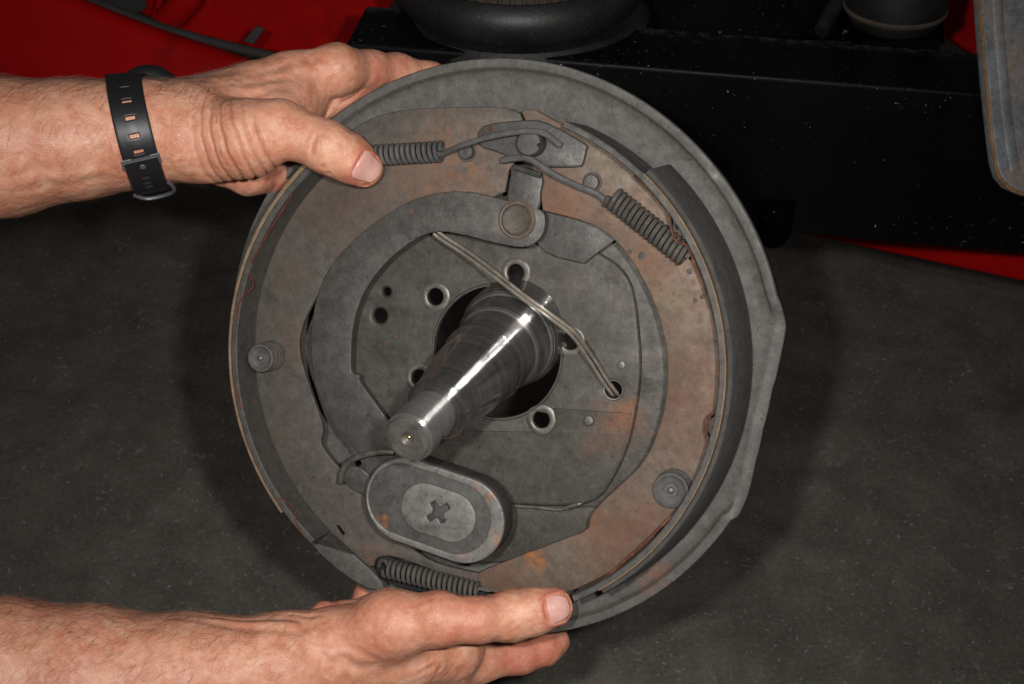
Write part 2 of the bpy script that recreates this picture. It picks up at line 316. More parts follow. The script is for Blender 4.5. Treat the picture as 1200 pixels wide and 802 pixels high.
# shock absorber body and the strut left of it
sc_ = W(1049, 8, 1.03)
root = empty('shock_absorber', loc=sc_); tag(root, 'dusty black shock absorber body behind the black rail at upper right', 'shock absorber')
obj('body', lathe([(0, -.018), (.022, -.0165), (.031, -.011), (.0355, -.002), (.037, .012), (.037, .16)], 48, sc_, axz), M['rubber'], root, True)
obj('collar', lathe([(.0355, -.0030), (.0372, -.0012), (.0374, .0), (.036, .0012)], 48, sc_, axz, False), M['dustrub'], root, True)
obj('foot', box_mesh(sc_ + np.array([.004, .004, -.027]), axz, (.056, .05, .02), .004), M['black'], root, True)
a = W(962, 34, 1.06); b = W(990, -30, 1.10)
hs = obj('hose', tube([W(962, 38, 1.06), W(972, 18, 1.065), W(985, -2, 1.075), W(1000, -40, 1.09)], .006, 10), M['rubber']); tag(hs, 'thin black hose left of the dusty shock absorber', 'hose')
# rusty bracket plate
pl = [(1146, -60), (1147, -20), (1150, 30), (1155, 90), (1161, 150), (1166, 190), (1171, 207), (1181, 219), (1198, 227), (1225, 231), (1260, 231), (1280, 225), (1280, -60)]
fw = W(1200, 100, .87); bx_, by_, bz_ = CR * .97 + CB * -.24, CU, None
bx_ = bx_ / np.linalg.norm(bx_); bz_ = np.cross(bx_, by_)
def proj(px, py):
    d = ray(px, py); t = (fw - CAM).dot(bz_) / d.dot(bz_); q = CAM + d * t - fw; return (q.dot(bx_), q.dot(by_))
bmx = Matrix(((bx_[0], by_[0], bz_[0], fw[0]), (bx_[1], by_[1], bz_[1], fw[1]), (bx_[2], by_[2], bz_[2], fw[2]), (0, 0, 0, 1)))
root = empty('bracket', bmx); tag(root, 'rusty blue grey steel bracket at the right edge of the photo', 'bracket')
obj('bracket_plate', plate2d([[proj(*q) for q in pl]], -.009, 0, .0028, 3), M['bluerust'], root)
obj('bracket_edge', tube([np.array(list(proj(*q)) + [-.0015]) + np.array([.0012, 0, 0]) for q in catmull(pl[:10], 5)], .0014, 8), M['tanedge'], root)
obj('pressed_rib', tube([np.array([proj(u_, v_)[0], proj(u_, v_)[1], -.0078]) for u_, v_ in catmull([(1168, -60), (1170, 20), (1176, 90), (1182, 150), (1190, 200)], 6)], .0088, 14), M['bluerust'], root)
# red body parts
def pxplate(name, pts, d, th, mat, parent=None, slope=0., bevel=.004):
    """upright panel facing the viewer at depth d: outline given as viewed, real thickness th"""
    f = W(600, 100, d); nx = CB * math.cos(.25) - CU * math.sin(.25); ux = CR * math.cos(slope) - nx * math.sin(slope); nn = np.cross(ux, np.cross(nx, ux)); nn /= np.linalg.norm(nn); uy = np.cross(nn, ux)
    def pj(px, py):
        dd = ray(px, py); t = (f - CAM).dot(nn) / dd.dot(nn); q = CAM + dd * t - f; return (q.dot(ux), q.dot(uy))
    me = plate2d([[pj(*q) for q in pts]], -th, 0, bevel, 3)
    me.transform(Matrix(((ux[0], uy[0], nn[0], f[0]), (ux[1], uy[1], nn[1], f[1]), (ux[2], uy[2], nn[2], f[2]), (0, 0, 0, 1))))
    return obj(name, me, mat, parent, parent is not None)
hp = pxplate('dark_fill', catmull([(545, -70), (515, -15), (470, 22), (425, 52), (380, 70), (335, 100), (345, 140)], 5) + [(700, 170), (760, -70)], 1.10, .012, M['black'], rail_root)  # black sheet added to extend the dark mass at the rail's left end
lowp = catmull([(-80, -60), (40, -22), (95, 0), (150, 22), (200, 40), (255, 58), (320, 80), (400, 103)], 5)
pts = lowp + [(420, 135), (330, 132), (200, 124), (60, 112), (-80, 104)]
o = pxplate('fender_panel', pts, 1.20, .03, M['red'], slope=.12, bevel=.012); tag(o, 'curved dark red painted fender panel behind the arm wearing the watch', 'fender')
o = obj('edge_trim', tube([W(px_, py_, 1.205) for px_, py_ in catmull([(60, -28), (105, 0), (150, 18), (200, 36), (262, 53), (330, 68), (420, 82), (470, 88)], 6)], .0042, 10), M['greytrim']); tag(o, 'grey rubber strip running along the top edge of the red fender', 'trim strip')
o = pxplate('body_panel', [(-120, -160), (640, -160), (640, 16), (480, 66), (420, 76), (300, 58), (200, 34), (60, -40)], 1.34, .02, M['red']); tag(o, 'flat red painted body panel at the upper left behind the grey trim strip', 'body panel')
o = pxplate('strap_clip', [(300, 30), (310, 34), (297, 52), (285, 49)], 1.19, .004, M['greytrim'], bevel=.001); tag(o, 'small grey clip on the strip above the red fender', 'clip')
root = empty('hinge', loc=W(200, 10, 1.27)); tag(root, 'red painted hinge knuckle above the grey trim strip at upper left', 'hinge')
obj('knuckle', tube([W(192, 24, 1.27), W(205, 16, 1.265), W(228, -8, 1.26)], [.011, .013, .012], 16), M['red'], root, True)
obj('pin', tube([W(180, 22, 1.268), W(186, 12, 1.268), W(187, -12, 1.268)], .0035, 10), M['red'], root, True)
o = pxplate('dark_gap', [(98, -6), (168, -12), (172, 10), (160, 16), (130, 10)], 1.24, .003, M['dark'], bevel=.001); tag(o, 'black sheet painting the dark gap between red fender and red body panel', 'dark gap')  # flat black sheet in place of the unlit gap
o = pxplate('red_post', [(1085, -120), (1190, -120), (1190, 90), (1150, 70), (1112, 45), (1098, 30), (1105, 5)], 1.3, .02, M['red']); tag(o, 'red painted post between the shock absorber and the rusty bracket', 'post')
o = pxplate('dark_backdrop', [(640, -160), (1110, -160), (1108, 52), (900, 46), (640, 44)], 1.22, .03, M['black']); tag(o, 'black sheet standing in for the dark between air spring and shock absorber', 'dark backdrop')  # added black sheet, hides the lit floor behind the rail
root = empty('cross_bar', loc=W(1100, 290, 1.22)); tag(root, 'red painted steel bar low behind the black rail at right', 'bar')
obj('bar_tube', box_mesh((W(920, 236, 1.30) + W(1330, 318, 1.10)) / 2, (lambda x_: (x_, np.cross(Z, x_) / np.linalg.norm(np.cross(Z, x_)), np.cross(x_, np.cross(Z, x_) / np.linalg.norm(np.cross(Z, x_)))))((W(1330, 318, 1.10) - W(920, 236, 1.30)) / np.linalg.norm(W(1330, 318, 1.10) - W(920, 236, 1.30))), (np.linalg.norm(W(1330, 318, 1.10) - W(920, 236, 1.30)), .04, .038), .004, 3), M['red'], root, True)
o = obj('dark_lump', lathe([(0, -.018), (.008, -.016), (.012, -.008), (.013, .02)], 20, W(908, 262, 1.02), axz), M['black']); tag(o, 'small black lump hanging under the black rail', 'dark lump')  # plain black lump below the rail

# ------------------------------------------------------------------ spindle
k = N('machined steel'); mp = k.n('ShaderNodeMapping'); mp.inputs['Scale'].default_value = (1, 1, 60); k.l(k.co, mp.inputs['Vector'])
gr = k.noise(14, 5, .6, co=mp.outputs[0]); bl = k.noise(30, 6, .65, .4)
c = k.mix(k.ramp(gr, .36, .64), (.36, .35, .34, 1), (.58, .57, .55, 1)); c = k.mix(k.math('MULTIPLY', k.ramp(k.noise(5, 3, .6, co=mp.outputs[0], seed=21), .48, .6), .35), c, (.2, .195, .19, 1)); c = k.mix(k.math('MULTIPLY', k.ramp(bl, .46, .66), .6), c, (.12, .115, .108, 1))
c = k.mix(k.math('MULTIPLY', k.ramp(k.noise(40, 6, .65, .4, seed=4), .58, .72), .4), c, lin(120, 82, 56))
k.l(c, k.b.inputs['Base Color']); k.b.inputs['Metallic'].default_value = .93; k.b.inputs['Roughness'].default_value = .10
# turning marks: the fine rings tilt the normal to and fro along the shaft
wnz = k.n('ShaderNodeTexWhiteNoise'); vm = k.n('ShaderNodeVectorMath', operation='SCALE'); vm.inputs['Scale'].default_value = 91237.; k.l(k.co, vm.inputs[0]); k.l(vm.outputs[0], wnz.inputs['Vector'])
geo = k.n('ShaderNodeNewGeometry'); axv = k.n('ShaderNodeVectorTransform', vector_type='NORMAL', convert_from='OBJECT', convert_to='WORLD'); axv.inputs[0].default_value = (0, 0, 1)
wn2 = k.n('ShaderNodeSeparateColor'); k.l(wnz.outputs['Color'], wn2.inputs[0])
am = k.math('MULTIPLY', k.math('SUBTRACT', k.math('ADD', wn2.outputs[0], wn2.outputs[1]), 1.), k.ramp(k.noise(22, 4, .7, co=mp.outputs[0], seed=5), .4, .6, (1.4,) * 3 + (1,), (1.7,) * 3 + (1,))); sv = k.n('ShaderNodeVectorMath', operation='SCALE'); k.l(axv.outputs[0], sv.inputs[0]); k.l(am, sv.inputs['Scale'])
av = k.n('ShaderNodeVectorMath', operation='ADD'); k.l(geo.outputs['Normal'], av.inputs[0]); k.l(sv.outputs[0], av.inputs[1]); nv = k.n('ShaderNodeVectorMath', operation='NORMALIZE'); k.l(av.outputs[0], nv.inputs[0]); k.l(nv.outputs[0], k.b.inputs['Normal'])
M['machined'] = k.m
M['tipmetal'] = k.m.copy(); M['tipmetal'].name = 'brushed steel of the spindle tip'; M['tipmetal'].node_tree.nodes['Principled BSDF'].inputs['Metallic'].default_value = .72; M['tipmetal'].node_tree.nodes['Principled BSDF'].inputs['Roughness'].default_value = .2
M['machface'] = metal('turned end face', (.2, .19, .18), rust=.25, rustcol=lin(90, 66, 52), rscale=90, rough=.45, metallic=.5, seed=131)
M['brass'] = plain('brass grease fitting', (.6, .5, .22, 1), .35, 1)
S0 = LW(613, 379, -18); S1 = W(477, 515, .672)
SZ = S1 - S0; SL = np.linalg.norm(SZ); SZ = SZ / SL; SX = np.cross(np.array([0, 0, 1.]), SZ); SX /= np.linalg.norm(SX); SY = np.cross(SZ, SX)
root = empty('axle_spindle', Matrix(((SX[0], SY[0], SZ[0], S0[0]), (SX[1], SY[1], SZ[1], S0[1]), (SX[2], SY[2], SZ[2], S0[2]), (0, 0, 0, 1))))
tag(root, 'bright machined steel axle spindle poking out through the centre of the brake plate', 'spindle')
mm = .001; e = SL
obj('shaft', lathe([(.034, -.09), (.031, -.02), (.0290, .0), (.0290, e - .128), (.0286, e - .1262), (.0272, e - .1250), (.0270, e - .1240), (.0258, e - .1228), (.0256, e - .1220), (.0256, e - .1135), (.0250, e - .1125), (.0238, e - .1112), (.0236, e - .1100), (.0227, e - .1085), (.0226, e - .1075),
    (.0226, e - .0885), (.0223, e - .0878), (.0218, e - .0877), (.0217, e - .086), (.0202, e - .066), (.0172, e - .0465), (.0166, e - .0440), (.0163, e - .0415), (.0163, e - .0335), (.0160, e - .0326), (.0152, e - .0316), (.0146, e - .0314), (.0144, e - .0300), (.0128, e - .0296), (.0120, e - .0294)], 80), M['machined'], root, angle=14)
for ra_, rb_, z0_, z1_ in ((.0239, .0228, e - .1108, e - .1083), (.0274, .0259, e - .1247, e - .1226)): obj('shoulder_glint', lathe([(ra_ - .001, z0_ - .0006), (ra_, z0_), (rb_, z1_), (rb_ - .001, z1_ + .0003)], 72, (0, 0, 0), None, False), M['tipmetal'], root, angle=30)  # added bright bands standing in for the reflection on the shoulders
obj('tip', lathe([(.0118, e - .0310), (.0118, e - .0288), (.0124, e - .0280), (.0126, e - .0272), (.0126, e - .0025), (.0112, e - .0012)], 72, (0, 0, 0), None, False), M['tipmetal'], root, angle=20)
obj('end_face', lathe([(.0112, e - .0011), (.0106, e), (.0092, e + .0002), (.0091, e - .0002), (.0034, e - .0003), (.0026, e - .0012), (.0014, e - .003), (0, e - .0032)], 72, (0, 0, 0), None, False), M['machface'], root)
obj('grease_fitting', lathe([(.0010, e - .003), (.0010, e - .0018), (.0005, e - .0013), (0, e - .0012)], 16), M['brass'], root)
for tt in (-2.25, -.3):
    dd = np.array([math.cos(tt), math.sin(tt), 0]); obj('cotter_hole', tube([dd * .0113 + np.array([0, 0, e - .014]), dd * .0126 + np.array([0, 0, e - .014])], .0021, 14), M['dark'], root)
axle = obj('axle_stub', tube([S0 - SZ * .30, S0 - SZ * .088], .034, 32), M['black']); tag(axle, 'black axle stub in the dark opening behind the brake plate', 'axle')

# ------------------------------------------------------------------ the brake assembly
brake = empty('drum_brake', BM); tag(brake, 'grey and rusty electric drum brake assembly held up by two hands', 'brake')
# backing plate: rim
NT = 288
def polar(px, py, h):
    a = L(px, py, h); return math.atan2(a[1], a[0]), math.hypot(a[0], a[1])
dent = sorted([polar(*q, 0) for q in [(914, 352), (920.5, 383), (914, 418), (903, 462), (893, 505), (884, 545), (876, 580), (868, 600), (861, 612)]])
dth = [d[0] for d in dent]; drr = [d[1] for d in dent]
v = []; f = []; prof = [(0, -.0075), (0, -.0004), (-.0006, .0004), (-.0046, .0006), (-.0054, .0), (-.0060, -.0026), (-.0075, -.0040), (-.012, -.0050), (-.020, -.0052), (-.027, -.0064), (-.034, -.0092), (-.042, -.0104), (-.050, -.0106)]
for i in range(NT):
    t = -math.pi + 2 * math.pi * i / NT; R = .1592 + .0004 * math.sin(5 * t + 1); lip = 1.
    if dth[0] < t < dth[-1]:
        R = float(np.interp(t, dth, drr)); lip = min(1, min(t - dth[0], dth[-1] - t) / -.0001 + 1)
        lip = float(1 - smooth01(min(t - dth[0], dth[-1] - t), 0, .07))
    for dr, h in prof:
        r = (R if dr > -.008 else .1592 + (R - .1592) * max(0, 1 + dr / .03)) + dr
        h2 = h if dr < -.007 else h * lip + (-.0035 if dr < -.0001 else min(h, -.004)) * (1 - lip)
        v.append((r * math.cos(t), r * math.sin(t), h2))
    v.append((.101 * math.cos(t), .101 * math.sin(t), -.0106))
n = len(prof) + 1
for i in range(NT):
    j = (i + 1) % NT
    for q in range(n - 1): f.append((i * n + q, j * n + q, j * n + q + 1, i * n + q + 1))
me = mesh(v, f); bm = bmesh.new(); bm.from_mesh(me); bmesh.ops.recalc_face_normals(bm, faces=bm.faces)
if sum(fc.normal.z for fc in bm.faces) < 0: bmesh.ops.reverse_faces(bm, faces=bm.faces)
bm.to_mesh(me); bm.free()
rimo = obj('backing_plate_rim', me, M['rim'], brake, angle=50)
md = rimo.modifiers.new('s', 'SOLIDIFY'); md.thickness = .0022; md.offset = -1
# backing plate: centre with holes
BOLT = [(604, 320), (510, 348), (491, 443), (634, 492), (668, 400), (556, 500)]
HOLES = [(444.5, 370.5, .0043), (452.5, 342, .0024), (719, 457, .0047)]
hc = L(582, 413, -3)
def holes(grow=0):
    o = [circ(hc, .0365 + grow, 72)]
    for b in BOLT[:5]: o.append(circ(L(*b, -3), .0047 + grow, 24))
    for a_, b_, r_ in HOLES: o.append(circ(L(a_, b_, -3), r_ + grow, 20))
    return o
obj('backing_plate', plate2d([circ((0, 0), .1035, 160)] + holes(.0012), -.0105, -.0072, .0004), M['centre'], brake)
padp = [(440, 300), (500, 262), (570, 252), (640, 272), (705, 298), (738, 330), (749, 390), (750, 450), (737, 520), (712, 572), (690, 590), (660, 594), (600, 592), (520, 590), (450, 565), (408, 490), (402, 400)]
obj('mounting_pad', plate2d([pxloop(padp, -3)] + holes(), -.0074, -.003, .0021, 4), M['centre'], brake)
for b in BOLT[:5]:
    c0 = L(*b, -3); obj('bolt_hole_rim', lathe([(.0048, -.0040), (.0050, -.0029), (.0056, -.0026), (.0070, -.00265), (.0080, -.0028), (.0085, -.0031)], 28, (c0[0], c0[1], 0), None, False), M['wornlit'], brake)
    for vv in col.objects[-1].data.vertices:
        dr_ = Vector((vv.co.x - c0[0], vv.co.y - c0[1], 0)); vv.co += dr_ * (random.uniform(-.02, .02) + .022 * math.sin(3 * math.atan2(dr_.y, dr_.x) + b[0])) * (1 if dr_.length > .0054 else 0)
c0 = L(719, 457, -3); obj('wire_hole_rim', lathe([(.0048, -.0034), (.0049, -.0025), (.0056, -.0024), (.0061, -.0031)], 24, (c0[0], c0[1], 0), None, False), M['wornlit'], brake)
obj('hub_hole_edge', lathe([(.0366, -.0040), (.0367, -.0024), (.0375, -.0023), (.0383, -.0031)], 72, (hc[0], hc[1], 0), None, False), M['centre'], brake)
for q, r_ in (((690, 493), .003), ((728, 428), .0026)):
    c0 = L(*q, -3); obj('dimple', lathe([(r_, -.0032), (r_ * .8, -.0024), (r_ * .4, -.0022), (0, -.0022)], 16, (c0[0], c0[1], 0)), M['wornlit'], brake)
# lower pressed step of the plate right of the magnet, with its ridge highlight painted as a bright tube
obj('pressed_step', plate2d([pxloop([(520, 594), (600, 592), (655, 597), (688, 594), (700, 600), (690, 626), (640, 645), (590, 660), (520, 655)], -3, 3)], -.0074, -.0045, .0014, 3), M['centre'], brake)
obj('ridge_highlight', tube([L(q, r_, -2.6) for q, r_ in catmull([(598, 593), (630, 595), (655, 597.5), (668, 594), (682, 590)], 5)], [.0003] + [.0011] * 19 + [.0003], 8), M['wornlit'], brake)

# shoes
SHC = L(0, 0, 0)[:2] * 0 + np.array([-.0002, -.0022])
def arcblock(r0, r1, h0, h1, a0, a1, n=90, rb=None):
    ring = [(r0, h0), (rb or r1, h0), (r1, h1 - .0006), (r1 - .0006, h1), (r0 + .0006, h1), (r0, h1 - .0006)]
    v = []; f = []; m = len(ring)
    for i in range(n + 1):
        t = a0 + (a1 - a0) * i / n
        for r, h in ring: v.append((SHC[0] + r * math.cos(t), SHC[1] + r * math.sin(t), h))
    for i in range(n):
        for q in range(m): f.append((i * m + q, i * m + (q + 1) % m, (i + 1) * m + (q + 1) % m, (i + 1) * m + q))
    f.append(tuple(range(m))[::-1]); f.append(tuple(n * m + q for q in range(m)))
    me = mesh(v, f); bm = bmesh.new(); bm.from_mesh(me); bmesh.ops.recalc_face_normals(bm, faces=bm.faces); bm.to_mesh(me); bm.free(); return me
def ang(px, py, h=42):
    a = L(px, py, h); return math.atan2(a[1] - SHC[1], a[0] - SHC[0]) % (2 * math.pi)
def arcpts(r, a0, a1, n=40): return [(SHC[0] + r * math.cos(a0 + (a1 - a0) * i / n), SHC[1] + r * math.sin(a0 + (a1 - a0) * i / n)) for i in range(n + 1)]
def px2(pts, h, n=5): return [tuple(q[:2]) for q in catmull([L(a_, b_, h) for a_, b_ in pts], n)]
WEBH = .020
# left shoe
sl = empty('brake_shoe'); sl.parent = brake; tag(sl, 'brown grey brake shoe on the side of the thumb and watch')
aL0, aL1 = ang(408, 158), ang(362, 640)
obj('flange', arcblock(.1325, .136, -.002, .042, aL0, aL1), M['flange'], sl)
aLl0, aLl1 = ang(398, 165), ang(330, 600)
obj('lining', arcblock(.1362, .1402, .002, .0375, aLl0, aLl1), M['lining'], sl)
obj('lining_edge', arcblock(.1363, .1398, .0376, .0385, aLl0, aLl1), M['liningedge'], sl)
outer = arcpts(.1332, ang(402, 166), aL1, 60)
lo = px2([(372, 632), (384, 622), (432, 664), (442, 654), (470, 655), (560, 690)], 20, 3)
inn = px2([(560, 672), (500, 655), (450, 610), (418, 572), (400, 552), (377, 522), (378, 500), (364, 458), (351, 412), (356, 378), (380, 335), (425, 285), (490, 252), (560, 238), (592, 225)], 20)
top = px2([(596, 200), (604, 186), (612, 140), (600, 128)], 20, 3); tp2 = px2([(575, 125), (520, 126), (475, 129), (445, 135), (424, 145), (408, 156)], 20, 4)
slot = pxloop([(393, 617), (397, 616), (404, 626), (400, 628)], 20, 1, False)
obj('web', plate2d([outer + lo + inn + top + tp2, slot], .0165, WEBH, .0007), M['webl'], sl)
# right shoe
sr = empty('brake_shoe'); sr.parent = brake; tag(sr, 'tan rusty brake shoe on the far side from the watch')
aR0, aR1 = ang(660, 146) , ang(672, 706) - 2 * math.pi
obj('flange', arcblock(.1325, .136, -.002, .0405, aR0, aR1), M['flange'], sr)
aRl = ang(757, 200); aRl1 = ang(700, 692) - 2 * math.pi
obj('lining', arcblock(.1362, .1392, .000, .0365, aRl, aRl1, 90, .1438), M['lining'], sr)
obj('lining_edge', arcblock(.1353, .1363, .036, .0409, aRl, aRl1), M['liningedge'], sr)
outer = arcpts(.1332, ang(640, 135), ang(620, 712) - 2 * math.pi, 70)
lo = px2([(575, 694), (562, 686), (560, 672), (590, 659), (618, 648), (650, 636), (684, 623)], 20, 3)
inn = px2([(690, 618), (694, 602), (712, 582), (750, 546), (770, 508), (781, 462), (781, 412), (770, 365), (752, 325), (724, 285), (690, 262), (636, 247)], 20)
top = px2([(632, 215), (622, 190), (618, 150), (612, 130), (628, 129)], 20, 3)
obj('web', plate2d([outer + lo + inn + top], .0168, WEBH + .0003, .0007), M['webr'], sr)
# rust seam along the flange
seam = [(742, 206), (760, 222), (782, 248), (787, 270), (793, 283), (805, 288), (812, 303), (825, 335), (835, 365), (842, 400), (844, 430), (842, 465), (838, 482), (829, 490), (827, 505), (832, 520), (830, 533), (818, 558), (798, 592), (770, 622), (735, 655), (705, 680), (672, 698)]
obj('rust_seam', tube([L(q[0], q[1], 33) for q in catmull(seam, 4)], .0007, 6), M['copper'], sr)
obj('weld_strip', tube([L(q[0] + 3.5, q[1], 22) for q in catmull(seam[:4], 4)], .0018, 6), M['flange'], sr)
for sg in ([(343, 228), (330, 248), (310, 280), (294, 309)], [(293, 322), (296, 336), (283, 350), (279, 362), (277, 378)], [(275, 448), (280, 470), (283, 480)], [(325, 583), (335, 588), (345, 597), (347, 612), (355, 626)]):
    obj('rust_line', tube([L(q[0], q[1], 42) for q in catmull(sg, 5)], .00045, 6), M['redrust'], sl)
# stamped marks on the right web
def stamp(txt, px, py, ang_, size):
    cu = bpy.data.curves.new('t', 'FONT'); cu.body = txt; cu.size = size; cu.extrude = .00025; cu.align_x = 'CENTER'; cu.align_y = 'CENTER'
    o = bpy.data.objects.new('t', cu); col.objects.link(o); me = bpy.data.meshes.new_from_object(o.evaluated_get(bpy.context.evaluated_depsgraph_get())); bpy.data.objects.remove(o)
    p = L(px, py, 20); me.transform(Matrix.Translation((p[0], p[1], .0204)) @ Matrix.Rotation(ang_, 4, 'Z')); obj('stamped_mark', me, M['webr'], sr)
stamp('UMI', 816, 392, math.radians(-86), .0085); stamp('X86', 816, 465, math.radians(-92), .0085); stamp('o', 803, 425, -1.5, .006)
# wear strips beside the seam and scale crumbs
for q in [(823, 348), (815, 352), (832, 350), (808, 318), (745, 266), (738, 295), (752, 300)]:
    p = L(*q, 20); s = random.uniform(.0012, .0024); bm = bmesh.new(); bmesh.ops.create_icosphere(bm, subdivisions=2, radius=s)
    for vv in bm.verts: vv.co *= random.uniform(.75, 1.15); vv.co.z *= .35
    me = bpy.data.meshes.new('s'); bm.to_mesh(me); bm.free(); me.transform(Matrix.Translation((p[0], p[1], .0203))); obj('rust_scale', me, M['springb'], sr)

# actuating arm
armp = [(612, 290), (580, 285), (540, 275), (512, 272), (488, 280), (455, 305), (428, 340), (414, 380), (411, 425), (413, 437), (421, 440), (422, 448), (440, 473), (458, 499), (478, 530), (480, 575), (440, 575), (418, 532), (395, 502), (373, 462), (365, 415), (368, 362), (386, 315), (422, 275), (470, 241), (510, 227), (548, 225), (590, 234), (625, 243), (638, 252), (637, 272), (628, 284)]
obj('actuating_arm', plate2d([pxloop(armp, 24.5, 4)], .0212, .0245, .0006), M['arm'], brake)
obj('arm_lower_leaf', plate2d([pxloop([(640, 246), (690, 252), (728, 276), (684, 309), (655, 302), (640, 296), (628, 284)], 8, 1, False)], .006, .008, .0005), M['arm'], brake)
p = L(605, 258, 26)
obj('pivot_pin', lathe([(.0082, .024), (.0082, .0257), (.0076, .0263), (.0070, .0259), (.0066, .0257), (0, .0257)], 36, (p[0], p[1], 0)), M['webl'], brake)
obj('pivot_collar', lathe([(.0084, .0243), (.0086, .0251), (.0094, .0253), (.0102, .0247), (.0104, .0243)], 36, (p[0], p[1], 0), None, False), M['webr'], brake)
obj('lever_tab', plate2d([pxloop([(601, 194), (634, 203), (633, 225), (630, 246), (612, 243), (597, 238), (594, 228), (598, 205)], 25, 2)], .0212, .0245, .0007), M['arm'], brake)
obj('tab_lip', tube([L(q, r_, 26) for q, r_ in ((602, 196), (618, 201), (634, 206))], .0016, 8), M['anchor'], brake)
obj('square_boss', plate2d([pxloop([(474, 272), (488, 268), (494, 276), (480, 282)], 25, 1, False)], .0243, .0251, .0004), M['arm'], brake)
obj('square_boss', plate2d([pxloop([(428, 488), (438, 478), (448, 490), (436, 500)], 25, 1, False)], .0243, .0251, .0004), M['arm'], brake)

# anchor plate, post, studs
anch = [(566, 148), (615, 141), (640, 144), (685, 168), (687, 176), (683, 192), (676, 196), (640, 196), (612, 190), (582, 178), (562, 170)]
obj('anchor_plate', plate2d([pxloop(anch, 26, 3)], .0235, .0265, .0009), M['anchor'], brake)
p = L(621, 168, 34); obj('anchor_post', lathe([(.0068, .026), (.0068, .0355), (.0060, .0366), (.0015, .0370), (0, .0368)], 32, (p[0], p[1], 0)), M['anchor'], brake)
p = L(627, 170, 37); obj('post_notch', plate2d([circ((p[0] + .002, p[1]), .0011, 10)], .0362, .0374, .0002), M['dark'], brake)
for q in ((546, 178), (693, 214)):
    p = L(*q, 22); obj('stud', lathe([(.0042, .0195), (.0042, .0222), (.0037, .0230), (0, .0232)], 24, (p[0], p[1], 0)), M['anchor'], brake)
    obj('stud_ring', lathe([(.0043, .0204), (.0052, .0207), (.0055, .0203)], 24, (p[0], p[1], 0), None, False), M['springb'], brake)

# springs
def coil(p0, p1, R, rw, turns, seg=7, taper=1.):
    p0 = np.array(p0); p1 = np.array(p1); d = p1 - p0; Ln = np.linalg.norm(d); d = d / Ln
    a = np.array([0, 0, 1.]) - d[2] * d; 
    if np.linalg.norm(a) < .1: a = np.array([1, 0, 0.])
    a /= np.linalg.norm(a); b = np.cross(d, a); n = int(turns * 18)
    return tube([p0 + d * Ln * i / n + (R * (1 + (taper - 1) * i / n)) * (math.cos(2 * math.pi * turns * i / n) * a + math.sin(2 * math.pi * turns * i / n) * b) for i in range(n + 1)], rw, seg)
obj('return_spring', coil(L(425, 183, 29), L(519, 177.5, 28), .0047, .00125, 15), M['spring'], brake)
obj('return_spring', coil(L(716, 230, 29), L(806, 302, 27), .0052, .0013, 17), M['springb'], brake)
obj('adjuster_spring', coil(L(452, 666, 26), L(560, 693, 26), .0046, .00105, 18), M['springb'], brake)
obj('spring_hook', tube([L(*q) for q in catmull([(512, 181, 29), (520, 180, 29), (540, 171, 33), (572, 161, 37), (605, 155, 38), (625, 154, 38), (640, 158, 37), (657, 171, 34)], 6)], .0016, 8), M['spring'], brake)
obj('spring_hook', tube([L(*q) for q in catmull([(588, 188, 30), (610, 185, 32), (624, 188, 34), (645, 202, 33), (672, 216, 31), (697, 226, 30), (708, 234, 29), (716, 242, 29)], 6)], .0018, 8), M['spring'], brake)
obj('spring_hook', tube([L(*q) for q in catmull([(456, 666, 26), (452, 658, 25), (446, 658, 23), (444, 664, 21)], 5)], .0011, 7), M['springb'], brake)
obj('spring_hook', tube([L(*q) for q in catmull([(556, 694, 26), (562, 690, 25), (572, 692, 23), (578, 690, 21)], 5)], .0011, 7), M['springb'], brake)
obj('under_spring_plate', plate2d([pxloop([(436, 650), (452, 652), (470, 660), (560, 682), (566, 700), (540, 704), (460, 688), (440, 672)], 15, 2)], .010, .013, .0006), M['dark'], brake)  # flat black plate below the adjuster spring
obj('adjuster_body', plate2d([pxloop([(384, 625), (434, 668), (450, 690), (430, 690), (395, 668), (362, 634)], 12, 2)], .004, .012, .001), M['rim'], brake)
# hold downs
for (px, py, r, hb, ht) in ((305, 420, .0078, 20.5, 36), (786, 575, .0092, 20.5, 30)):
    t = L(px, py, ht); 
    hd = empty('hold_down'); hd.parent = brake
    obj('coil', coil((t[0], t[1], hb / 1000), (t[0], t[1], ht / 1000 - .001), r * .98, .0010, 4.5, 6, .92), M['springb'], hd)
    obj('cup', lathe([(r * .9, ht / 1000 - .0022), (r, ht / 1000 - .0014), (r * .98, ht / 1000), (r * .86, ht / 1000 + .0003), (r * .7, ht / 1000 - .0012), (r * .45, ht / 1000 - .0016), (r * .4, ht / 1000 - .0004), (0, ht / 1000 - .0004)], 32, (t[0], t[1], 0)), M['spring'], hd)
    obj('pin', lathe([(r * .2, ht / 1000 - .001), (r * .2, ht / 1000 + .0008), (r * .12, ht / 1000 + .0014), (0, ht / 1000 + .0015)], 14, (t[0], t[1], 0)), M['wornlit'], hd)
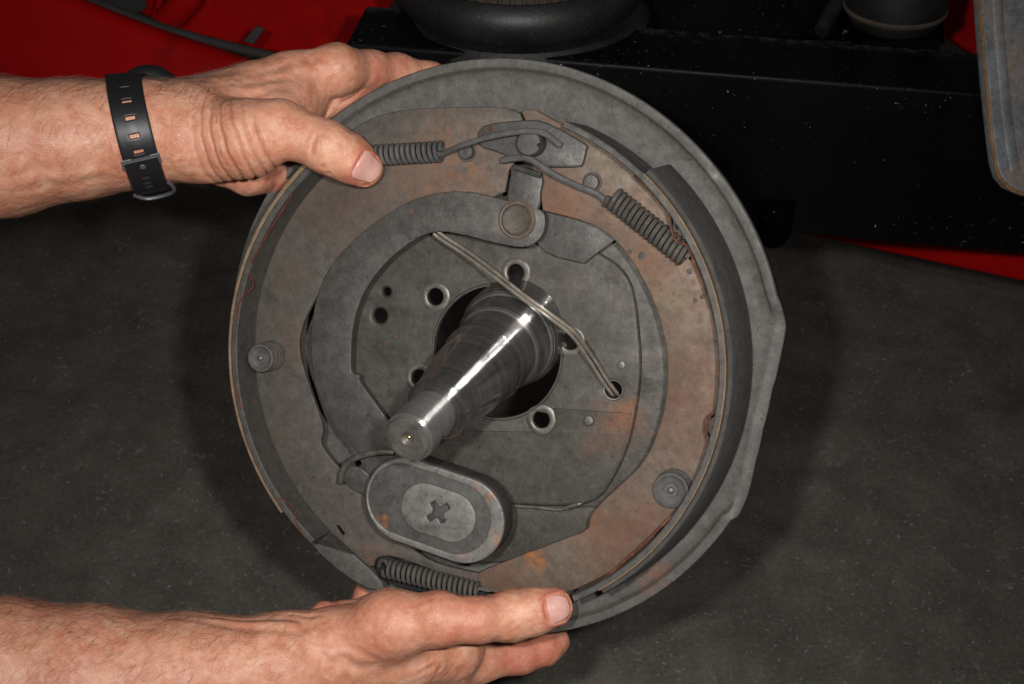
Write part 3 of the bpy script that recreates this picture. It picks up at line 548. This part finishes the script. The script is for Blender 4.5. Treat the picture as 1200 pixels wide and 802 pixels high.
# magnet
MA = math.radians(-15)
def stadium(px, py, h, hl, r, n=20):
    c0 = L(px, py, h); d = np.array([math.cos(MA), math.sin(MA)]); q = np.array([-d[1], d[0]]); o = []
    for s in (1, -1):
        for i in range(n + 1):
            t = -math.pi / 2 + math.pi * i / n
            o.append(tuple(c0[:2] + s * (d * (hl + r * math.cos(t)) + q * r * math.sin(t))))
    return o
mag = empty('magnet'); mag.parent = brake
c0 = L(513, 601, 45)
def cross(c0, a, l, wd, g=0):
    q = .0029; pts = []                                # ragged four-armed recess with a round middle
    for i in range(4):
        l_ = l * (1, .86, .95, .8)[i]; w1 = wd * (1, 1.2, .9, 1.1)[i]; w2 = wd * (1.15, .9, 1.2, .95)[i]; ca, sa = math.cos(i * math.pi / 2), math.sin(i * math.pi / 2)
        for u_, v_ in ((q * .85, -q * .62), (q * 1.05, -w1), (l_ * .95, -w1 * 1.1), (l_, -w1 * .3), (l_ * .97, w2), (q * 1.1, w2 * .9), (q * .85, q * .6)): pts.append((u_ * ca - v_ * sa, u_ * sa + v_ * ca))
    return [(c0[0] + x_ * math.cos(a) - y_ * math.sin(a), c0[1] + x_ * math.sin(a) + y_ * math.cos(a)) for x_, y_ in pts]
crs = cross(c0, math.radians(33), .0074, .0015)
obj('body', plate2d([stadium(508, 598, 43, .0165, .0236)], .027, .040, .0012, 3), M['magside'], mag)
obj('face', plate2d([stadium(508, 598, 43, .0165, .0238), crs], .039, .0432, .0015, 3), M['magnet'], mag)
obj('raised_ring', plate2d([stadium(508.5, 598.5, 45, .0164, .0232), stadium(502, 596.5, 45, .0156, .0192)], .0428, .0452, .0009, 3), M['magring'], mag)
obj('island', plate2d([stadium(513, 601, 45, .0078, .0136), crs], .0428, .0452, .0009, 3), M['magring'], mag)
obj('slot_shoulder', lathe([(0, .0405), (.0045, .0405), (.0046, .038)], 20, (c0[0], c0[1], 0)), M['magnet'], mag)
obj('clip_wire', tube([L(*q) for q in catmull([(399, 566, 30), (401, 553, 31), (408, 542, 32), (424, 534, 33), (445, 530, 33), (462, 530, 32)], 6)], .0018, 10), M['wornlit'], mag)
obj('clip_tab', plate2d([pxloop([(399, 562), (412, 546), (432, 557), (430, 580), (424, 580)], 29, 2)], .026, .0285, .0006), M['arm'], mag)
# wire pair laid over the plate and the spindle
path = catmull([(510, 272, 16), (520, 280, 16), (548, 298, 20), (580, 322, 30), (612, 347, 38), (644, 370, 38), (672, 392, 28), (695, 424, 14), (708, 445, 6), (719, 460, 0), (723, 464, -8)], 8)
P3 = [L(*q) for q in path]
for s in (-1, 1):
    pp = []
    for i, q in enumerate(P3):
        t = P3[min(i + 1, len(P3) - 1)] - P3[max(i - 1, 0)]; t /= np.linalg.norm(t); sd = np.cross(t, [0, 0, 1.]); sd /= np.linalg.norm(sd); ph = .5 * math.sin(i * .11 + .6)
        pp.append(q + s * .00125 * (math.cos(ph) * sd + math.sin(ph) * np.cross(sd, t)))
    obj('lead_wire', tube(pp, .00098, 8), M['wire'], brake)

# ------------------------------------------------------------------ the person's arms (signed distance field -> mesh)
k = N('skin')
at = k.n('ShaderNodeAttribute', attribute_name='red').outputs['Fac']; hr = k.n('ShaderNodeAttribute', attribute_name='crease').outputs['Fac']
base = k.mix(k.ramp(k.noise(70, 8, .7, .5), .36, .66), lin(200, 128, 98), lin(230, 172, 142))
base = k.mix(k.math('MULTIPLY', k.ramp(k.noise(48, 8, .72, .4, seed=2), .46, .68), .38), base, lin(190, 106, 84))
base = k.mix(k.math('MULTIPLY', k.ramp(k.noise(190, 5, .7, .4, seed=3), .5, .64), .40), base, lin(232, 190, 164))
base = k.mix(at, base, lin(200, 108, 90))
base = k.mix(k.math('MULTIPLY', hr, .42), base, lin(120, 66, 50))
base = k.mix(k.math('MULTIPLY', k.ramp(k.noise(190, 2, .5, seed=8), .70, .76), .45), base, lin(150, 90, 66))
k.l(base, k.b.inputs['Base Color']); k.b.inputs['Subsurface Weight'].default_value = .12; k.b.inputs['Subsurface Radius'].default_value = (.004, .0015, .0008); k.b.inputs['Subsurface Scale'].default_value = .6
k.l(k.ramp(k.noise(220, 4, seed=4), .3, .7, (.26,) * 3 + (1,), (.44,) * 3 + (1,)), k.b.inputs['Roughness']); k.b.inputs['Specular IOR Level'].default_value = .5
vo = k.n('ShaderNodeTexVoronoi', feature='DISTANCE_TO_EDGE'); vo.inputs['Scale'].default_value = 780; wn = k.n('ShaderNodeTexNoise'); wn.inputs['Scale'].default_value = 300
ad = k.n('ShaderNodeVectorMath', operation='MULTIPLY_ADD'); k.l(k.co, wn.inputs['Vector']); k.l(wn.outputs['Color'], ad.inputs[0]); ad.inputs[1].default_value = (.002,) * 3; k.l(k.co, ad.inputs[2]); k.l(ad.outputs[0], vo.inputs['Vector'])
n1 = k.bump(k.ramp(vo.outputs['Distance'], 0, .12), .22, .0005); n2 = k.bump(k.noise(320, 7, .72, .5, seed=6), .5, .0010, n1); n3 = k.bump(k.noise(60, 5, .6, .8, seed=7), .32, .003, n2); k.l(n3, k.b.inputs['Normal'])
M['skin'] = k.m
k = N('thumb nail'); c = k.mix(k.ramp(k.noise(160, 4), .35, .7), lin(214, 158, 146), lin(226, 176, 162))
k.l(k.mix(k.n('ShaderNodeAttribute', attribute_name='tip').outputs['Fac'], c, lin(228, 206, 182)), k.b.inputs['Base Color']); k.b.inputs['Roughness'].default_value = .32
mp = k.n('ShaderNodeMapping'); k.l(k.bump(k.noise(500, 3), .1, .0004), k.b.inputs['Normal']); M['nail'] = k.m
k = N('dark arm hair'); k.b.inputs['Base Color'].default_value = (.07, .04, .024, 1); k.b.inputs['Roughness'].default_value = .5; M['hair'] = k.m

class Sdf:
    def __init__(s): s.p = []
    def cone(s, a, b, ra, rb, k=.008): s.p.append((np.array(a, np.float32), np.array(b, np.float32), ra, rb, k)); return s
    def chain(s, pts, k=.006):
        for (a, ra), (b, rb) in zip(pts[:-1], pts[1:]): s.cone(a, b, ra, rb, k)
    def __call__(s, P):
        d = None
        for a, b, ra, rb, kk in s.p:
            ab = b - a; t = np.clip(((P - a) @ ab) / float(ab @ ab + 1e-12), 0, 1).astype(np.float32)
            q = np.sqrt(((P - a - t[..., None] * ab) ** 2).sum(-1)) - (ra + (rb - ra) * t)
            if d is None: d = q
            else:
                h = np.maximum(kk - np.abs(d - q), 0) / kk; d = np.minimum(d, q) - h * h * kk * .25
        return d
    def grad(s, P, e=.0004):
        g = np.stack([s(P + np.eye(3, dtype=np.float32)[i] * e) - s(P - np.eye(3, dtype=np.float32)[i] * e) for i in range(3)], -1)
        return g / (np.linalg.norm(g, axis=-1, keepdims=True) + 1e-9)
def surface(sdf, h=.0018):
    lo = np.min([np.minimum(a - ra, b - rb) for a, b, ra, rb, _ in sdf.p], 0) - 4 * h; hi = np.max([np.maximum(a + ra, b + rb) for a, b, ra, rb, _ in sdf.p], 0) + 4 * h
    n = np.ceil((hi - lo) / h).astype(int) + 1
    ax = [lo[i] + h * np.arange(n[i], dtype=np.float32) for i in range(3)]
    D = np.empty(n, np.float32)
    for i in range(0, n[0], 8):
        X, Y, Zz = np.meshgrid(ax[0][i:i + 8], ax[1], ax[2], indexing='ij'); D[i:i + 8] = sdf(np.stack([X, Y, Zz], -1))
    S = D < 0
    c8 = [(i, j, l) for i in (0, 1) for j in (0, 1) for l in (0, 1)]
    m = [n[0] - 1, n[1] - 1, n[2] - 1]
    cnt = sum(S[i:i + m[0], j:j + m[1], l:l + m[2]].astype(np.int8) for i, j, l in c8)
    act = (cnt > 0) & (cnt < 8); idx = -np.ones(m, int); cells = np.argwhere(act); idx[act] = np.arange(len(cells))
    acc = np.zeros((len(cells), 3)); w_ = np.zeros(len(cells))
    for a in c8:
        for d in range(3):
            if a[d] == 0:
                b = list(a); b[d] = 1; pa = cells + a; pb = cells + b
                da = D[pa[:, 0], pa[:, 1], pa[:, 2]]; db = D[pb[:, 0], pb[:, 1], pb[:, 2]]; cr = (da < 0) != (db < 0)
                t = np.where(cr, da / (da - db + 1e-12), 0); q = pa + (pb - pa) * t[:, None]; acc[cr] += q[cr]; w_[cr] += 1
    V = lo + h * acc / w_[:, None]; F = []
    for d in range(3):
        o1, o2 = [(1, 2), (2, 0), (0, 1)][d]; sl = [slice(1, -1)] * 3; sl[d] = slice(0, -1); s2 = list(sl); s2[d] = slice(1, None)
        A_ = S[tuple(sl)]; B_ = S[tuple(s2)]; E = np.argwhere(A_ != B_); flip = A_[A_ != B_]
        base_ = E.copy()
        for q in range(3):
            if q != d: base_[:, q] += 1
        e1 = np.zeros(3, int); e1[o1] = 1; e2 = np.zeros(3, int); e2[o2] = 1
        g = lambda off: idx[tuple((base_ + off).T)]
        quad = np.stack([g(-e1 - e2), g(-e2), g(0 * e1), g(-e1)], 1); quad[~flip] = quad[~flip][:, ::-1]; F.append(quad)
    return V.astype(np.float32), np.concatenate(F)
def subdivide(V, F):
    E = np.sort(np.concatenate([F[:, [0, 1]], F[:, [1, 2]], F[:, [2, 3]], F[:, [3, 0]]]), axis=1); U, inv = np.unique(E, axis=0, return_inverse=True); inv = inv.reshape(-1); m = len(F); nv = len(V)
    ev = (V[U[:, 0]] + V[U[:, 1]]) / 2; fv = V[F].mean(1); e = nv + inv.reshape(4, m); fc = nv + len(U) + np.arange(m)
    NF = np.concatenate([np.stack([F[:, i], e[i], fc, e[(i + 3) % 4]], 1) for i in range(4)]); return np.concatenate([V, ev, fv]), NF
def smooth01(x, a, b): t = np.clip((x - a) / (b - a), 0, 1); return t * t * (3 - 2 * t)
def fbm(P, s, o=3):
    out = 0; am = 1.
    for i in range(o):
        q = P * s; out = out + am * (np.sin(q[:, 0] * 1.7 + 2.1 * np.sin(q[:, 1] * 1.3 + i)) * np.sin(q[:, 1] * 1.9 + 1.7 * np.sin(q[:, 2] * 1.1 + 2 * i)) * np.sin(q[:, 2] * 1.6 + 1.9 * np.sin(q[:, 0] * 1.2 + 3 * i))); s *= 2.1; am *= .5
    return out
def build_arm(name, sdf, parent, nail, rings, folds, reds, sub=1):
    """nail: (centre, axis, normal, half length, half width); rings: fold arcs about a joint; folds: joint creases"""
    V, F = surface(sdf)
    for _ in range(sub): V, F = subdivide(V, F)
    V = V.astype(np.float32)
    for _ in range(2): V = V - sdf(V)[:, None] * sdf.grad(V)
    Nn = sdf.grad(V); disp = np.zeros(len(V)); crease = np.zeros(len(V)); red = np.zeros(len(V))
    disp += fbm(V, 90, 3) * .00035
    for c0, per, amp, r0, r1, dirv, spread in rings:
        dv = V - c0; r = np.linalg.norm(dv, axis=1) + .0009 * fbm(V, 45, 2); u_ = dv / (np.linalg.norm(dv, axis=1)[:, None] + 1e-9); m_ = smooth01(u_ @ dirv, spread, min(1, spread + .35)) * smooth01(r, r0 - .003, r0 + .002) * (1 - smooth01(r, r1 - .012, r1))
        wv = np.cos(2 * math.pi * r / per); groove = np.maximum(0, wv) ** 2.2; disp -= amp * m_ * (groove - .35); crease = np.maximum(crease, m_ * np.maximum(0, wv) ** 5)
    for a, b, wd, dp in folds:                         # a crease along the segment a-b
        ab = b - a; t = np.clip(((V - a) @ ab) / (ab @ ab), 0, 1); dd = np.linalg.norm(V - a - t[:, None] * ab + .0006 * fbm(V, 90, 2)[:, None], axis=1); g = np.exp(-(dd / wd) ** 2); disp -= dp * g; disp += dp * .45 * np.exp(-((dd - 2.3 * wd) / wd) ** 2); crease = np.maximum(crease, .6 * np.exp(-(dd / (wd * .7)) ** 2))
    for c0, r, s in reds: red = np.maximum(red, s * (1 - smooth01(np.linalg.norm(V - c0, axis=1) + .004 * fbm(V, 60, 2), r * .35, r)))
    nc, na, nn, nl, nw = nail; nb = np.cross(nn, na)
    q = V - nc; x_ = q @ na; y_ = q @ nb; facing = (Nn @ nn) > .15
    s_ = (np.abs(x_) / nl) ** 3.2 + (np.abs(y_) / nw) ** 3.2; ins = (1 - smooth01(s_, .95, 1.45)) * facing; fold = np.exp(-((s_ - 1.9) / .7) ** 2) * facing * (x_ < nl * .55)
    disp -= .0010 * ins; disp += .0006 * fold; red = np.maximum(red, .55 * fold); 
    V2 = V + Nn * disp[:, None].astype(np.float32)
    me = bpy.data.meshes.new(name); me.vertices.add(len(V2)); me.vertices.foreach_set('co', V2.astype(np.float32).ravel()); me.loops.add(F.size); me.loops.foreach_set('vertex_index', F.astype(np.int32).ravel())
    me.polygons.add(len(F)); me.polygons.foreach_set('loop_start', np.arange(0, F.size, 4, dtype=np.int32)); me.update(); me.validate()
    for nm, arr in (('red', red), ('crease', crease)):
        a_ = me.attributes.new(nm, 'FLOAT', 'POINT'); a_.data.foreach_set('value', arr.astype(np.float32))
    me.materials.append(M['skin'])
    for p in me.polygons: p.use_smooth = True
    o = bpy.data.objects.new(name, me); col.objects.link(o); o.parent = parent; me.transform(parent_world(parent).inverted())
    # nail plate following the thumb's own curvature
    v = []; f = []; nu, nv_ = 18, 16; tip = []
    for i in range(nu + 1):
        for j in range(nv_ + 1):
            u_ = -1 + 2 * i / nu; w_ = -1 + 2 * j / nv_; u2 = u_ * math.sqrt(1 - .30 * w_ * w_); w2 = w_ * math.sqrt(1 - .18 * u_ * u_)
            v.append(nc + na * nl * 1.02 * u2 + nb * nw * 1.02 * w2); tip.append((1.0 if u_ > .80 + .1 * w_ * w_ else 0., max(0, u_)))
    v = np.array(v, np.float32)
    for _ in range(6): v = v - sdf(v)[:, None] * sdf.grad(v)
    v = v + nn.astype(np.float32) * (np.array([-.0002 + .0004 * t_[1] for t_ in tip], np.float32))[:, None]; tip = [t_[0] for t_ in tip]
    n_ = nv_ + 1
    for i in range(nu):
        for j in range(nv_): f.append((i * n_ + j, (i + 1) * n_ + j, (i + 1) * n_ + j + 1, i * n_ + j + 1))
    nm = mesh(v, f); a_ = nm.attributes.new('tip', 'FLOAT', 'POINT'); a_.data.foreach_set('value', np.array(tip, np.float32))
    no = obj('thumb_nail', nm, M['nail'], o); nm.transform((parent_world(parent)).inverted())
    md = no.modifiers.new('s', 'SOLIDIFY'); md.thickness = .0005; md.offset = 0
    return o, V2, Nn
def hair(o, parent, V, Nn, along, weight, count, ln=(.006, .013)):
    pr = weight / weight.sum(); ids = rng.choice(len(V), count, p=pr); v = []; f = []
    for i in ids:
        p = V[i].astype(float); n_ = Nn[i].astype(float); t = along + rng.normal(0, .2, 3); t -= t.dot(n_) * n_; t /= np.linalg.norm(t); s = np.cross(n_, t); l_ = rng.uniform(*ln); b0 = len(v); lift = rng.uniform(.15, .5)
        for q in range(4):
            u_ = q / 3; c_ = p + t * l_ * u_ + n_ * (lift * l_ * u_ - lift * .75 * l_ * u_ * u_) - n_ * .0003; r_ = .00006 * (1 - .8 * u_)
            for a_ in range(3): v.append(c_ + r_ * (math.cos(a_ * 2.0944) * s + math.sin(a_ * 2.0944) * n_))
        for q in range(3):
            for a_ in range(3): f.append((b0 + q * 3 + a_, b0 + q * 3 + (a_ + 1) % 3, b0 + q * 3 + 3 + (a_ + 1) % 3, b0 + q * 3 + 3 + a_))
    me = mesh(v, f); ho = obj('arm_hair', me, M['hair'], o); me.transform(parent_world(parent).inverted()); tag(ho, kind='stuff')

person = empty('person', loc=W(-100, 450, .78)); tag(person, 'person seen only as two bare forearms and hands gripping the brake plate', 'person')
# --- upper (left) arm: thumb in front of the plate, fingers behind it
A1 = Sdf(); dz = CB * .010
for s in (-1, 1):
    A1.chain([(W(-150, 192, .745) + s * dz, .0335), (W(0, 174, .752) + s * dz, .0325), (W(90, 165, .756) + s * dz, .0275), (W(165, 158, .760) + s * dz, .0245), (W(225, 153, .765) + s * dz * .8, .0225)], .012)
A1.chain([(W(225, 150, .770), .0235), (W(275, 140, .785), .0225), (W(330, 118, .795), .0205)], .012)
A1.chain([(W(228, 122, .785), .0125), (W(300, 104, .795), .0125), (W(345, 92, .800), .0128), (W(394, 82, .803), .0142)], .010)   # second metacarpal
A1.chain([(W(394, 82, .803), .0132), (W(432, 82, .822), .0105), (W(466, 84, .838), .0098), (W(505, 92, .850), .0088), (W(535, 108, .850), .0078)], .006)   # index
A1.chain([(W(240, 140, .80), .014), (W(385, 105, .832), .0135), (W(440, 118, .862), .0105), (W(500, 140, .868), .0095), (W(535, 165, .862), .0085)], .008)  # middle
A1.chain([(W(245, 165, .81), .014), (W(365, 140, .848), .0130), (W(425, 155, .874), .0100), (W(485, 180, .874), .0090), (W(515, 205, .866), .0080)], .008)   # ring
A1.chain([(W(250, 182, .80), .0145), (W(335, 178, .848), .0125), (W(390, 200, .872), .0090), (W(440, 225, .872), .0080), (W(465, 245, .866), .0072)], .008)   # little
A1.chain([(W(262, 197, .792), .0105), (W(292, 204, .800), .0112), (W(325, 203, .82), .0112), (W(340, 192, .845), .011)], .006)            # heel of the palm
A1.chain([(W(365, 128, .822), .0105), (W(402, 112, .824), .0098), (W(425, 104, .830), .0085)], .007)             # web of the thumb
TH0 = W(245, 172, .757); TH1 = LW(328, 151, 55); TH2 = LW(384, 173, 52); TH3 = LW(426, 197, 38)
A1.chain([(TH0, .0190), (W(290, 162, .748), .0178), (TH1, .0143)], .012)
A1.chain([(TH1, .0143), (LW(356, 161, 54), .0119), (TH2, .0128), (LW(408, 186, 45.5), .0116), (TH3, .0104)], .006)
A1.chain([(W(330, 135, .775), .0125), (W(352, 128, .800), .0115)], .012)
na = TH3 - TH2; na = na / np.linalg.norm(na); nn = CB + .10 * CU + .18 * CR; nn = nn - nn.dot(na) * na; nn /= np.linalg.norm(nn)
nail1 = (LW(430, 199, 46), na, nn, .0082, .0074)
rings = [(TH1, .0041, .0012, .0150, .050, (lambda d: d / np.linalg.norm(d))(W(250, 200, .74) - TH1), .30), (TH2, .0026, .00028, .002, .0085, -na, -.4)]
folds = [(LW(372, 152, 66), LW(362, 192, 66), .0012, .0005), (LW(395, 160, 60), LW(378, 197, 62), .0010, .00045), (LW(400, 165, 57), LW(386, 203, 57), .0010, .0004),
         (W(382, 137, .815), W(402, 100, .808), .0011, .0011), (W(390, 128, .812), W(425, 105, .815), .0010, .0006), (W(250, 180, .74), W(205, 190, .74), .0010, .0004), (W(330, 118, .77), W(250, 108, .76), .0016, .0006),
         (W(300, 202, .78), W(250, 215, .78), .001, .0005), (W(300, 98, .775), W(372, 72, .785), .0022, -.0007), (W(262, 112, .76), W(330, 100, .775), .0022, -.0006), (W(10, 212, .722), W(120, 203, .73), .0025, -.0006), (W(205, 130, .74), W(260, 128, .745), .002, -.0005)]
reds = [(TH3, .014, .55), (TH1, .013, .35), (W(440, 85, .82), .022, .3), (W(420, 110, .82), .02, .35), (W(330, 200, .80), .022, .45), (W(275, 200, .79), .016, .35)]
arm1, V1, N1 = build_arm('arm', A1, person, nail1, rings, folds, reds)
tag(arm1, 'left forearm and hand wearing the watch, thumb pressed on the brake')
fa = W(225, 153, .765) - W(0, 174, .752); fa /= np.linalg.norm(fa)
pxx = lambda V: 600 + FPX * ((V - CAM) @ CR) / (-(V - CAM) @ CB)
w1 = (1 - smooth01(pxx(V1), 215, 300)) * (.12 + smooth01(N1 @ CU, .1, .8)) * (N1 @ CB > -.6)
hair(arm1, person, V1, N1, fa * .4 + CU * .5 + CB * .1, w1 + 1e-9, 2800)

# --- lower (right) arm: palm up under the plate
A2 = Sdf(); dz = CB * .009
for s in (-1, 1):
    A2.chain([(W(-150, 782, .735) + s * dz, .0345), (W(0, 785, .738) + s * dz, .0330), (W(100, 788, .742) + s * dz, .0305), (W(220, 786, .748) + s * dz, .0262), (W(335, 778, .755) + s * dz * .9, .0232)], .012)
A2.chain([(W(335, 776, .755), .0235), (W(400, 768, .762), .0230), (W(470, 758, .770), .0225), (W(525, 758, .782), .0200)], .012)
TB0 = W(402, 752, .752); TB1 = W(515, 726, .738); TB2 = LW(598, 722, 45); TB3 = LW(648, 712, 40)
A2.chain([(TB0, .0150), (W(455, 732, .743), .0152), (TB1, .0135)], .012)
A2.chain([(TB1, .0135), (W(560, 727, .738), .0110), (TB2, .0124), (LW(625, 717, 43), .0113), (TB3, .0103)], .006)
A2.chain([(W(380, 723, .785), .0086), (W(405, 722, .795), .0080), (W(440, 726, .81), .0110)], .004)                                  # heel hump
A2.chain([(W(440, 785, .78), .016), (W(520, 782, .790), .0148), (W(560, 776, .800), .0112), (W(610, 768, .812), .0098), (W(638, 760, .818), .0090), (W(652, 752, .822), .0078)], .006)  # index
A2.chain([(W(430, 780, .80), .016), (W(500, 772, .825), .0135), (W(560, 755, .848), .0105), (W(610, 725, .858), .0095), (W(628, 690, .856), .0085)], .008)
A2.chain([(W(420, 765, .81), .016), (W(475, 755, .838), .0125), (W(530, 730, .862), .0100), (W(565, 695, .866), .0090), (W(575, 660, .858), .0080)], .008)
A2.chain([(W(400, 750, .80), .015), (W(425, 735, .838), .0115), (W(432, 712, .850), .0090), (W(436, 694, .850), .0085), (W(444, 668, .85), .0075)], .008)
A2.chain([(W(455, 722, .80), .016), (W(530, 745, .79), .013)], .010)
na = TB3 - TB2; na = na / np.linalg.norm(na); nn = CB + .1 * CU - .05 * CR; nn = nn - nn.dot(na) * na; nn /= np.linalg.norm(nn)
nail2 = (LW(656, 713, 46), na, nn, .0074, .0066)
rings = [(TB2, .0026, .00035, .002, .0100, -na, -.5)]
folds = [(W(572, 752, .75), W(545, 775, .755), .0014, .0012), (W(580, 758, .76), W(560, 786, .765), .0012, .0010), (W(555, 757, .75), W(515, 785, .755), .0014, .0010), (W(372, 742, .73), W(425, 790, .735), .0018, .0004),
         (W(604, 700, .725), W(606, 745, .73), .0010, .0005), (W(596, 700, .725), W(596, 745, .73), .0009, .0004), (W(505, 702, .73), W(490, 745, .73), .0010, .0003), (W(340, 724, .75), W(420, 730, .745), .0015, .0008), (W(632, 748, .815), W(636, 775, .815), .001, .0006), (W(480, 790, .75), W(545, 772, .755), .0013, .0006), (W(200, 731, .74), W(345, 733, .74), .0022, -.0012), (W(60, 760, .70), W(190, 772, .71), .0026, -.0006), (W(230, 775, .71), W(330, 760, .725), .0024, -.0007), (W(370, 760, .73), W(430, 775, .735), .0024, -.0007)]
reds = [(TB3, .016, .55), (TB2, .014, .45), (W(620, 765, .81), .03, .6), (W(385, 715, .78), .02, .6), (W(435, 695, .85), .02, .7), (W(540, 725, .74), .03, .35), (W(455, 730, .74), .03, .25)]
arm2, V2_, N2_ = build_arm('arm', A2, person, nail2, rings, folds, reds)
tag(arm2, 'right forearm and hand, palm up under the brake plate')
w2 = (1 - smooth01(pxx(V2_), 260, 380)) * (.25 + smooth01(N2_ @ CU, .0, .8)) * (N2_ @ CB > -.6)
hair(arm2, person, V2_, N2_, fa * .6 + CU * .3 - CR * .2, w2 + 1e-9, 3600, (.004, .010))

# ------------------------------------------------------------------ watch on the upper arm
k = N('black rubber strap'); k.b.inputs['Base Color'].default_value = (.012, .012, .014, 1); k.b.inputs['Roughness'].default_value = .42; k.l(k.bump(k.noise(500, 4), .1, .0004), k.b.inputs['Normal']); M['strap'] = k.m
M['buckle'] = plain('brushed steel buckle', (.32, .32, .33, 1), .35, .8, .15)
M['case'] = plain('black watch case', (.010, .011, .010, 1), .5, 0)
wc = W(165, 159, .760); wa = W(215, 156, .764) - W(100, 166, .757); wa = wa + CU * -.0 ; wa /= np.linalg.norm(wa)
tl = .20; wa2 = wa * math.cos(tl) - CU * math.sin(tl) * -1; wa2 = wa * math.cos(.12) + CU * math.sin(.12); wa2 /= np.linalg.norm(wa2)
e1 = CB - CB.dot(wa2) * wa2; e1 /= np.linalg.norm(e1); e2 = np.cross(wa2, e1); e2 = e2 if e2.dot(CU) > 0 else -e2

watch = empty('wrist_watch', loc=wc); tag(watch, 'black rubber strapped wrist watch with steel keeper on the upper forearm', 'watch')
def skin_rs(th, wd):
    th = np.atleast_1d(th); wd = np.broadcast_to(wd, th.shape); d = np.cos(th)[:, None] * e1 + np.sin(th)[:, None] * e2; o_ = wc + wd[:, None] * wa2; lo_ = np.full(len(th), .005); hi_ = np.full(len(th), .08)
    for _ in range(18):
        m_ = (lo_ + hi_) / 2; ins = A1((o_ + d * m_[:, None]).astype(np.float32)) < 0; lo_ = np.where(ins, m_, lo_); hi_ = np.where(ins, hi_, m_)
    return lo_
def skin_r(th, wd): return float(skin_rs(th, wd)[0])
NA, NWd, SW = 240, 11, .0175
slots_deg = [29, 16, 3, -10, -23, -46, -54]
rows = []
for i in range(NA):
    th = 2 * math.pi * i / NA
    wdt = SW * (1 + .22 * smooth01(math.sin(th), .75, 1.0))
    rows.append((th, [(-.5 + j / NWd) * wdt for j in range(NWd + 1)]))
RR = {}
r3s = [skin_rs(np.array([r_[0] for r_ in rows]), np.array([r_[1][q] if q else 0. for r_ in rows]) if q is not None else 0) for q in (0, None, -1)]
r3s[0] = skin_rs(np.array([r_[0] for r_ in rows]), np.array([r_[1][0] for r_ in rows]))
for i, (th, ws) in enumerate(rows):
    r3 = [r3s[0][i], r3s[1][i], r3s[2][i]]
    for j, w_ in enumerate(ws): RR[i, j] = float(np.interp(w_, (ws[0], 0, ws[-1]), r3)) + .0006
v = []; f = []
for i, (th, ws) in enumerate(rows):
    for j, w_ in enumerate(ws): v.append(wc + wa2 * w_ + (e1 * math.cos(th) + e2 * math.sin(th)) * RR[i, j])
for i in range(NA):
    dg = math.degrees(2 * math.pi * (i + .5) / NA); dg = dg - 360 if dg > 180 else dg
    for j in range(NWd):
        if j in (4, 5, 6) and any(abs(dg - s_ - .01) < 1.51 for s_ in slots_deg): continue
        a_ = i * (NWd + 1) + j; b_ = ((i + 1) % NA) * (NWd + 1) + j; f.append((a_, b_, b_ + 1, a_ + 1))
me = mesh(v, f); so = obj('strap', me, M['strap'], watch, True); md = so.modifiers.new('s', 'SOLIDIFY'); md.thickness = .0022; md.offset = 1 
bm = bmesh.new(); bm.from_mesh(me); bmesh.ops.recalc_face_normals(bm, faces=bm.faces); 
cen_ = sum((fc.normal.dot(fc.calc_center_median()) for fc in bm.faces)); 
if cen_ < 0: bmesh.ops.reverse_faces(bm, faces=bm.faces)
bm.to_mesh(me); bm.free(); finish(me, 60)
bv = so.modifiers.new('b', 'BEVEL'); bv.width = .0004; bv.segments = 2; bv.limit_method = 'ANGLE'
def strap_point(deg, wd, lift):
    th = math.radians(deg); return wc + wa2 * wd + (e1 * math.cos(th) + e2 * math.sin(th)) * (skin_r(th, wd) + lift)
def band(d0, d1, w0, w1, lift, th=.001, n=8):
    v = []; f = []
    for i in range(n + 1):
        d = d0 + (d1 - d0) * i / n
        for (w_, l_) in ((w0, lift), (w1, lift), (w1, lift + th), (w0, lift + th)): v.append(strap_point(d, w_, l_))
    for i in range(n):
        for q in range(4): f.append((i * 4 + q, i * 4 + (q + 1) % 4, i * 4 + 4 + (q + 1) % 4, i * 4 + 4 + q))
    f += [(0, 1, 2, 3), (n * 4 + 3, n * 4 + 2, n * 4 + 1, n * 4)]
    me = mesh(v, f); bm = bmesh.new(); bm.from_mesh(me); bmesh.ops.recalc_face_normals(bm, faces=bm.faces); bmesh.ops.bevel(bm, geom=[e_ for e_ in bm.edges if e_.calc_face_angle(0) > .8], offset=.0004, segments=2, affect='EDGES'); bm.to_mesh(me); bm.free(); return me
obj('keeper', band(-27, -37, -.0098, .0098, .0026, .0012), M['buckle'], watch, True)
obj('keeper_pin', band(-33, -37, -.0012, .0014, .0037, .0008, 2), M['buckle'], watch, True)
obj('strap_end', band(-30, -78, -.0086, .0086, .0027, .0018, 10), M['strap'], watch, True)
for d_ in (-46, -53, -59): obj('strap_hole', band(d_ - 1.2, d_ + 1.2, -.0022, .0018, .0046, .0002, 2), M['greytrim'], watch, True)
obj('buckle_loop', tube(catmull([strap_point(-62, .0098, .004), strap_point(-76, .0112, .0055), strap_point(-84, .006, .0062), strap_point(-86, -.004, .006), strap_point(-78, -.0098, .004)], 6), .0011, 8), M['buckle'], watch, True)
cz = e1 * math.cos(math.radians(138)) + e2 * math.sin(math.radians(138)); cx = wa2; cy = np.cross(cz, cx); cc = wc + cz * (skin_r(math.radians(138), 0) + .0005) + wa2 * .007
obj('case', lathe([(.0155, 0), (.0175, .002), (.0180, .006), (.0170, .0080), (.0155, .0086), (.0150, .0080), (0, .0080)], 40, cc, (cx, cy, cz)), M['case'], watch, True)
obj('bezel', lathe([(.0150, .0086), (.0156, .0092), (.0168, .0089), (.0171, .0082)], 40, cc, (cx, cy, cz), False), M['case'], watch, True)
